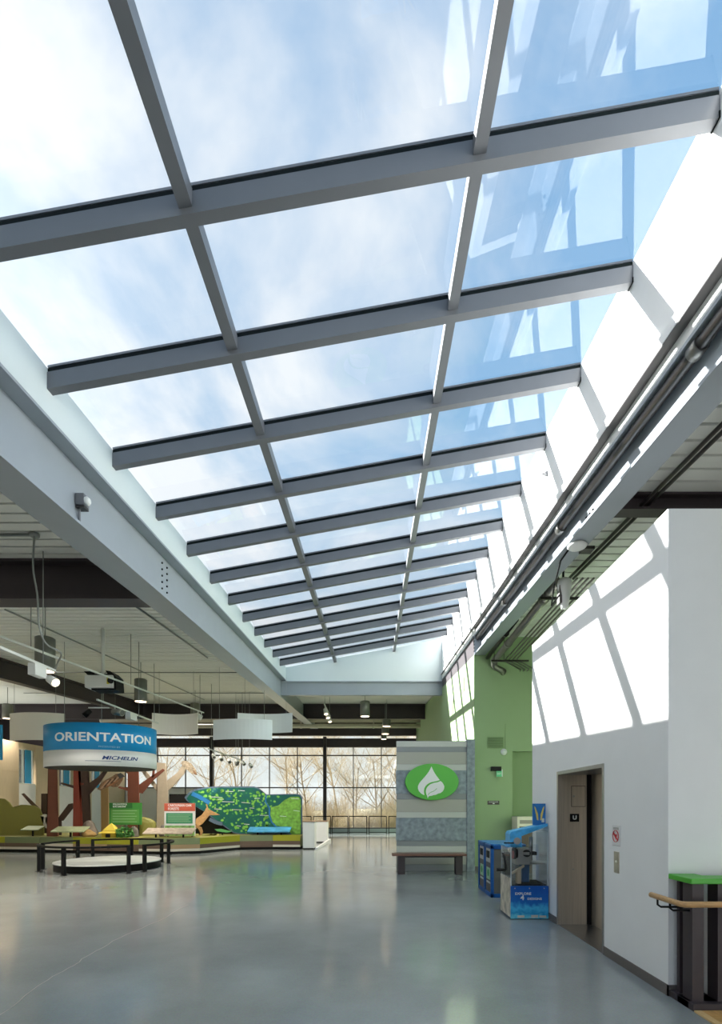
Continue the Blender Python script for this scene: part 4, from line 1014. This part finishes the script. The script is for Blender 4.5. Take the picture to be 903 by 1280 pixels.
# heron, hawk, deer, small bird cutouts
m_hw = mat('feather white', '#d9d4cc', .6, var=.15, vscale=20); m_hb = mat('feather brown', '#8a6a50', .6, var=.35, vscale=18); m_dr = mat('deer tan', '#b98f5f', .6, var=.2, vscale=10)
Y = 19.15
t = cut('heron_cutout', 'white heron cutout half hidden by the plain brown trunk', 'bird cutout', [(50.5, 1019.8), (55, 1017.6), (58.2, 1018), (59.4, 1020), (57.5, 1022), (56.8, 1026), (58.5, 1030), (62, 1031), (70, 1031.5), (79, 1035), (72, 1036.5), (62, 1036.5), (57, 1035), (54.5, 1030), (54, 1025), (55.2, 1020.8)], Y, m_hw, .03, part='body')
cut('leg', None, None, [(62, 1036), (63.2, 1036), (63.2, footy(Y)), (62, footy(Y))], Y, m_grey, .02, parent=t, part='leg')
cut('leg', None, None, [(66, 1036), (67.2, 1036), (67.2, footy(Y)), (66, footy(Y))], Y, m_grey, .02, parent=t, part='leg')
cut('wing', None, None, [(60, 1032), (70, 1032.5), (76, 1035), (66, 1035.5)], Y - .025, m_grey, .02, parent=t, part='wing')
Y = 19.0
t = cut('hawk_cutout', 'brown hawk cutout with folded wings hanging before the reddish tree', 'bird cutout', [(122, 986.5), (126, 980), (132, 975), (140, 971), (145, 967.5), (150, 967), (154, 970), (154, 974), (150, 980), (147, 983.5), (142, 984), (138, 982.5), (130, 986), (126, 988)], Y, m_hb, .04, part='body')
cut('wing', None, None, [(124, 986), (132, 977), (143, 973), (148, 976), (142, 981), (132, 984)], Y - .03, mat('feather rust', '#a5714f', .6, var=.35, vscale=22), .02, parent=t, part='wing')
for k in range(5): cut('feather', None, None, [(125 + 4 * k, 986 - 2.2 * k), (127.5 + 4 * k, 986.2 - 2.2 * k), (137 + 3 * k, 975.5 - k), (135 + 3 * k, 975 - k)], Y - .045, mat('feather dark', '#5a3f30', .6) if k % 2 else mat('feather pale', '#c3a183', .6), .01, parent=t, part='feather')
cut('head', None, None, [(147, 968), (151, 966.2), (154, 968.5), (156, 971.2), (153.5, 971.5), (150, 973.5)], Y - .03, mat('hawk head grey', '#4c4a4a', .6), .05, parent=t, part='head')
MB().tube([(at(144, 970, Y).x, Y, at(144, 970, Y).z), (at(144, 970, Y).x, Y, RZ(3.6, Y))], .004, 5).build('wire', m_conduit, t)
Y = 20.275
t = cut('owl_cutout', 'speckled bird cutout perched on the end of the beige limb', 'bird cutout', [(226, 954), (229, 951), (234, 951.5), (240, 955), (245, 962), (245.5, 967), (241, 967.5), (236, 964), (230, 959)], Y, mat('feather speckled', '#a89a86', .6, var=.5, vscale=26), .04, part='body')
cut('tail', None, None, [(241, 962), (246, 966), (246.5, 969), (243, 968)], Y - .01, m_hb, .03, parent=t, part='tail')
Y = 19.35
t = cut('deer_cutout', 'tan deer cutout rearing before the black backdrop', 'deer cutout', [(246, 1031), (243, 1028), (246, 1023), (252, 1019), (256, 1014), (258, 1010), (259.5, 1009), (261, 1012), (264, 1013), (270, 1016.5), (275, 1018.5), (268, 1019), (262, 1019), (258, 1024), (253, 1030), (248, 1033)], Y, m_dr, .04, part='body')
cut('leg', None, None, [(246, 1031), (252, 1034), (254, 1040), (252, footy(Y)), (249, footy(Y)), (251, 1041), (248, 1036), (243, 1033)], Y + .01, m_dr, .03, parent=t, part='leg')
cut('leg', None, None, [(240, 1030), (245, 1031), (242, 1038), (241, footy(Y)), (238.5, footy(Y)), (239, 1038)], Y + .02, m_dr, .03, parent=t, part='leg')
cut('antler', None, None, [(259, 1011), (257.5, 1005), (258.6, 1005), (260.6, 1011)], Y, m_dr, .02, parent=t, part='ear')

# black backdrop and green map board
Y = 20.75
t = thing('backdrop_board', 'black board behind the deer cutout and the map board', 'board', (-6.3, Y, PH))
MB().box(-8.25, -5.0, Y, Y + .05, PH, 2.14).build('panel', m_blk2, t)
def mural_mat():
    m = bpy.data.materials.new('map print'); m.use_nodes = True
    n_ = m.node_tree; b = n_.nodes['Principled BSDF']; b.inputs['Roughness'].default_value = .45
    tcn = n_.nodes.new('ShaderNodeTexCoord')
    vo = n_.nodes.new('ShaderNodeTexVoronoi'); vo.inputs['Scale'].default_value = 5.0
    no = n_.nodes.new('ShaderNodeTexNoise'); no.inputs['Scale'].default_value = 3.0; no.inputs['Detail'].default_value = 4
    n3 = n_.nodes.new('ShaderNodeTexNoise'); n3.inputs['Scale'].default_value = 1.1; n3.inputs['Detail'].default_value = 3
    va = n_.nodes.new('ShaderNodeVectorMath'); va.operation = 'MULTIPLY_ADD'; va.inputs[1].default_value = (.25, .25, .25)
    n_.links.new(tcn.outputs['Object'], no.inputs['Vector']); n_.links.new(no.outputs[1], va.inputs[0]); n_.links.new(tcn.outputs['Object'], va.inputs[2]); n_.links.new(va.outputs[0], vo.inputs['Vector']); n_.links.new(tcn.outputs['Object'], n3.inputs['Vector'])
    r = n_.nodes.new('ShaderNodeValToRGB'); e = r.color_ramp.elements
    e[0].position = .26; e[0].color = srgb('#5aa84a'); e[1].position = .30; e[1].color = srgb('#176b55')
    k = e.new(.16); k.color = srgb('#86c552'); k = e.new(.5); k.color = srgb('#12604f'); k = e.new(.9); k.color = srgb('#0f5a5e')
    n_.links.new(vo.outputs[0], r.inputs[0])
    r2 = n_.nodes.new('ShaderNodeValToRGB'); r2.color_ramp.elements[0].position = .6; r2.color_ramp.elements[1].position = .66
    r2.color_ramp.elements[0].color = (0, 0, 0, 1); r2.color_ramp.elements[1].color = (.8, .8, .8, 1); n_.links.new(n3.outputs[0], r2.inputs[0])
    mx = n_.nodes.new('ShaderNodeMix'); mx.data_type = 'RGBA'; n_.links.new(r2.outputs[0], mx.inputs[0]); n_.links.new(r.outputs[0], mx.inputs[6]); mx.inputs[7].default_value = srgb('#1f6a8a')
    n_.links.new(mx.outputs[2], b.inputs['Base Color'])
    return m
Y = 20.1; fy = footy(Y) - .1
outl = [(231.5, 997), (236, 991), (243, 987), (258, 984), (275, 983), (300, 983), (318, 983), (324, 985.5), (328, 990), (333, 993), (350, 993), (370, 992.3), (376, 993.5), (378, 997), (378, fy), (301, fy), (292, 1041), (278, 1031), (264, 1021), (256, 1014.5), (243, 1007), (234, 1001)]
t = cut('map_board', 'large green relief map board with a curved top', 'map board', outl, Y, mat('map edge', '#5c6f86', .5), .10, part='panel')
cx_, cy_ = 318, 1018
inner = [(cx_ + (x - cx_) * .978, cy_ + (y - cy_) * .955) for x, y in outl]
face = cut('map_face', None, None, inner, Y - .055, mural_mat(), .012, parent=t, part='map_face')
m_lg = mat('map light green', '#7fb648', .5, var=.35, vscale=9)
cut('map_field', None, None, [(356, 1000), (364, 996), (374, 996), (376, 1000), (376, 1045), (366, 1046), (362, 1038), (350, 1033), (341, 1028), (338, 1018), (339, 1009), (348, 1007)], Y - .066, m_lg, .008, parent=t, part='light_field')
m_rv = mat('map river blue', '#2f79b5', .4); m_mw = mat('map label white', '#e3ece6', .5)
def ribbon(pts, w, m, nm):
    mb = MB(); q = [at(px, py, Y - .07) for px, py in pts]
    for a, b in zip(q, q[1:]): mb.bar(a, b, w, .006, up=(0, 1, 0))
    mb.build(nm, m, t)
ribbon([(333, 994), (332, 1002), (337, 1010), (337, 1020), (340, 1028), (346, 1034), (360, 1034)], .05, m_rv, 'river')
ribbon([(240, 992), (249, 996), (256, 1000), (262, 1004)], .16, m_rv, 'river')
ribbon([(262, 1024), (270, 1028), (278, 1030)], .14, mat('map edge', '#5c6f86'), 'river')
for (px, py, ln) in ((262, 996, 16), (272, 999, 8), (278, 1002, 15), (282, 989, 10), (298, 988, 8), (290, 1012, 14), (268, 1011, 9), (302, 1003, 11), (325, 1019, 11), (305, 1030, 7), (318, 998, 7), (364, 998, 10), (350, 1020, 8), (367, 1013, 8), (296, 1032, 5), (312, 1010, 6)):
    a, b = at(px, py, Y - .075), at(px + ln, py + rnd.uniform(-.2, 1), Y - .075)
    MB().bar(a, b, .018, .004, up=(0, 1, 0)).build('map_label', m_mw, t)
m_tr = mat('map tree green', '#7cc24e', .5)
for k in range(120):
    px = rnd.uniform(246, 335); py = rnd.uniform(987, 1040)
    if py > 1000 and (px - 243) < (py - 1003) * 1.45: continue
    c = at(px, py, Y - .066); r = rnd.uniform(.03, .075)
    MB().prism([(c.x + r * math.cos(a * PI / 4) * (1.1 if a % 2 else .8), c.z + r * math.sin(a * PI / 4) * .8) for a in range(8)], 'y', c.y - .006, c.y + .006).build('map_tree', m_tr, t)
# lily leaf, yellow coral, blue wave in front of the backdrop
t = cut('leaf_cutout', 'green pad cutout in front of the black backdrop', 'leaf cutout', [(268.5, 1036.5), (276, 1036), (290, 1039.5), (284, 1040.8), (272, 1039)], 19.75, mat('pad green', '#5fa866', .5), .05)
MB().box(at(278, 1040, 19.75).x - .02, at(278, 1040, 19.75).x + .02, 19.74, 19.76, PH, at(278, 1038, 19.75).z).build('stand', m_blk2, t)
cut('coral_cutout', 'cream tufted plant cutout beneath the deer', 'plant cutout', [(254, footy(19.3)), (258, 1045), (261, 1043), (264, 1045), (266, 1042), (268.5, 1044.5), (271, 1044), (272, 1042), (274.5, 1043), (273, footy(19.3))], 19.3, mat('plant cream', '#d3c777', .6), .04)

# signs
def exsign(label, px0, px1, py0, py1, Y, head, body, lines, hm, dark, cream=None):
    a, b = at(px0, py0, Y), at(px1, py1, Y)
    t = thing('exhibit_sign', label, 'sign', ((a.x + b.x) / 2, Y, PH))
    pn = MB().box(a.x, b.x, Y, Y + .04, b.z, a.z).build('panel', body, t)
    h = a.z - b.z; w = b.x - a.x
    hd = MB().box(a.x, a.x + w * (.72 if cream is None else 1.0), Y - .008, Y, a.z - h * .24, a.z - .004).build('header', hm, t)
    for k, s_ in enumerate(lines): text(s_, h * .105, m_lt, 'lettering', hd, (a.x + w * .12, Y - .0095, a.z - h * (.07 + .105 * k)), ROT_CAM, .001, .82, .001, align='LEFT')
    tb = MB().box(a.x + w * .06, b.x - w * .08, Y - .006, Y, b.z + h * (.08 if cream is None else .38), a.z - h * .30).build('text_block', dark, t)
    zt_, zb_ = a.z - h * .36, b.z + h * (.14 if cream is None else .44)
    for k in range(5):
        z = zt_ + (zb_ - zt_) * k / 4
        MB().box(a.x + w * .11, b.x - w * (.14 + .06 * (k % 2)), Y - .0085, Y - .006, z - .008, z + .008).build('text_line', mat('text line pale', '#9fc79b', .6), tb)
    for x in (a.x + .1, b.x - .14): MB().box(x, x + .04, Y + .02, Y + .05, PH, b.z + .1).build('post', m_blk2, t)
    return t, a, b
exsign('green information sign in front of the reddish brown tree', 136.5, 177, 1003.5, 1031, 18.9, None, mat('sign green', '#3f8a3c', .5), ['POLLINATION &', 'BUG GARDENS'], mat('sign dark green', '#2c6f33', .5), mat('sign mid green', '#5c9b4a', .5))
t, a, b = exsign('white information sign with a red heading beside the deer', 205.5, 244, 1004, 1045, 18.6, None, mat('sign white', '#e4e4e4'), ['CAROLINIAN OAK', 'FORESTS'], mat('sign brick red', '#c25b45', .5), mat('sign teal green', '#3c8a66', .5), True)
MB().box(a.x + .02, b.x - .02, 18.592, 18.6, b.z + .01, b.z + .38).build('picture', mat('photo green', '#86b36a', .5, var=.5, vscale=8), t)

# reader tables
def reader(label, px0, px1, py0, py1, Y, m, legs=2):
    a, b = at(px0, py0, Y), at(px1, py1, Y)
    t = thing('reader_table', label, 'table', ((a.x + b.x) / 2, Y, 0), 'slanted reader tables')
    MB().hexa([(a.x, Y, b.z), (b.x, Y, b.z), (b.x, Y + .45, a.z + .02), (a.x, Y + .45, a.z + .02), (a.x, Y, b.z + .035), (b.x, Y, b.z + .035), (b.x, Y + .45, a.z + .055), (a.x, Y + .45, a.z + .055)]).build('slab', m, t)
    xs = [(a.x + b.x) / 2] if legs == 1 else [a.x + (b.x - a.x) * .22, a.x + (b.x - a.x) * .78]
    for x in xs: MB().box(x - .025, x + .025, Y + .2, Y + .25, PH, b.z + .01).build('leg', m_blk2, t)
reader('grey green reader table before the olive bush', 25, 47, 1034.5, 1038.5, 18.75, m_og, 1)
reader('pale green reader table before the rust red trunk', 63, 104, 1035.5, 1040.5, 18.2, mat('table pale green', '#aeb790', .5, var=.1), 1)
reader('long stone patterned reader table before the red headed sign', 178, 240, 1037.5, 1043, 17.95, mat('table stone', '#a79a8c', .5, var=.25, vscale=8))
reader('blue striped reader table before the green map board', 309, 362, 1036, 1040.5, 19.55, mat('table blue', '#4d9cc9', .5, var=.3, vscale=3))
# yellow hut, shrub, boulders
c = at(134, 1046, 18.0)
t = thing('toy_hut', 'small yellow hut with a pyramid roof on the platform', 'hut', (c.x, 18.0, PH))
w = .25
MB().box(c.x - w, c.x + w, 18.1, 18.5, PH, PH + .16).build('wall', mat('hut yellow', '#cbb33c', .6), t)
MB().box(c.x - .10, c.x + .06, 18.08, 18.1, PH, PH + .13).build('doorway', m_blk2, t)
for (r0, z0, z1) in ((.36, PH + .16, PH + .26), (.24, PH + .24, PH + .50)):
    mb = MB(); vs_ = [mb.bm.verts.new((c.x + r0 * sx_, 18.3 + r0 * .8 * sy_, z0)) for sx_, sy_ in ((-1, -1), (1, -1), (1, 1), (-1, 1))]
    k2 = .35 if r0 > .3 else .05
    vt = [mb.bm.verts.new((c.x + r0 * k2 * sx_, 18.3 + r0 * k2 * sy_, z1)) for sx_, sy_ in ((-1, -1), (1, -1), (1, 1), (-1, 1))]
    for k in range(4): mb.bm.faces.new([vs_[k], vs_[(k + 1) % 4], vt[(k + 1) % 4], vt[k]])
    mb.bm.faces.new(vs_[::-1]); mb.bm.faces.new(vt); mb.build('roof', mat('hut roof', '#d8c04a', .6), t)
def boulder(px, py, Y, rx, rz, m, nm, lab, cat, seed):
    R = random.Random(seed); bm_ = MB(); bmesh.ops.create_icosphere(bm_.bm, subdivisions=3, radius=1)
    c = at(px, py, Y); ph = [R.uniform(0, 6) for _ in range(6)]
    for v in bm_.bm.verts:
        f = 1 + .13 * math.sin(3 * v.co.x + ph[0]) + .1 * math.sin(4 * v.co.y + ph[1]) + .1 * math.sin(5 * v.co.z + ph[2])
        v.co = Vector((c.x + v.co.x * rx * f, Y + v.co.y * rx * .7 * f, max(PH, PH + rz * .4 + v.co.z * rz * f)))
    return tag(bm_.build(nm, m), lab, cat)
boulder(112, 1045, 19.05, .34, .36, mat('rock taupe', '#857a70', .8, var=.2, vscale=6), 'boulder', 'taupe boulder beside the yellow hut', 'rock', 3)
boulder(185, 1045, 19.45, .34, .52, m_od, 'boulder', 'olive mound beside the green sign', 'rock', 5)
boulder(203, 1046, 18.75, .16, .3, mat('rock grey', '#6f6a62', .8, var=.3, vscale=8), 'boulder', 'grey boulder under the long stone table', 'rock', 8)
boulder(112, 1047, 18.55, .24, .18, mat('rock tan', '#b08f5c', .8, var=.2), 'boulder', 'tan mound in front of the taupe boulder', 'rock', 9)
boulder(169, 1047, 18.45, .16, .26, mat('rock grey', '#6f6a62'), 'boulder', 'dark grey boulder right beside the leafy shrub', 'rock', 12)
# leafy shrub
c = at(153, 1047, 17.95); t = thing('model_shrub', 'dense green leafy shrub next to the yellow hut', 'shrub', (c.x, 18.0, PH))
lb = MB(); R = random.Random(4)
for k in range(260):
    v = Vector((R.gauss(0, 1), R.gauss(0, 1), R.gauss(0, 1))).normalized() * R.uniform(.6, 1)
    p_ = Vector((c.x + v.x * .34, 18.1 + v.y * .25, PH + .16 + max(-.14, v.z * .22)))
    a1 = Vector((R.uniform(-1, 1), R.uniform(-1, 1), R.uniform(-1, 1))).normalized() * .06; a2 = a1.cross(Vector((R.uniform(-1, 1), R.uniform(-1, 1), R.uniform(-1, 1)))).normalized() * .03
    lb.bm.faces.new([lb.bm.verts.new(p_ - a1), lb.bm.verts.new(p_ + a2), lb.bm.verts.new(p_ + a1), lb.bm.verts.new(p_ - a2)])
lb.build('leaves', mat('shrub leaf', '#3f7a35', .6, var=.3, vscale=20), t, flip=False)['kind'] = 'stuff'
MB().tube([(c.x, 18.1, PH), (c.x, 18.1, PH + .2)], .03, 8).build('stem', m_b3, t)

# white counters at the end of the exhibit
def counter(x0, x1, y0, y1, h, lab):
    t = thing('white_counter', lab, 'counter', (x0, y0, 0))
    MB().box(x0, x1, y0, y1, .05, h).build('body', m_white, t, .004); MB().box(x0 + .02, x1 - .02, y0 + .03, y1, 0, .05).build('toe_kick', m_black, t)
    MB().box(x0 - .02, x1 + .02, y0 - .02, y1, h, h + .03).build('top', mat('counter wood', '#a8876a', .4), t)
counter(-2.66, -2.22, 19.5, 20.2, 1.05, 'white counter with a wooden top at the end of the map board')
counter(-2.55, -2.05, 23.0, 23.8, .95, 'white counter farther behind, closer to the window rail')
t = thing('ramp_curb', 'low white ramp curb beside the white counters', 'curb', (-2.1, 21, 0))
MB().hexa([(-2.20, 19.6, 0), (-2.10, 19.6, 0), (-1.95, 23.9, 0), (-2.05, 23.9, 0), (-2.20, 19.6, .06), (-2.10, 19.6, .06), (-1.95, 23.9, .12), (-2.05, 23.9, .12)]).build('curb', m_white, t)

# guard rail by the far windows
t = thing('window_guard', 'thin black guard rail along the foot of the far windows', 'railing', (-1, 29.7, 0))
xs = [(-7.0, -5.95), (-5.85, -4.75), (-4.65, -3.55), (-3.45, -2.42), (-2.37, -1.42), (-1.38, -.32), (-.22, .82), (.92, 1.9)]
for (a, b) in xs:
    rl = MB().box(a, b, 29.675, 29.725, 1.02, 1.07).build('rail', m_black, t)
    MB().box(a, b, 29.69, 29.71, .10, .13).build('lower_rail', m_black, rl)
    for x in (a, b - .04): MB().box(x, x + .04, 29.68, 29.72, 0, 1.03).build('post', m_black, rl)
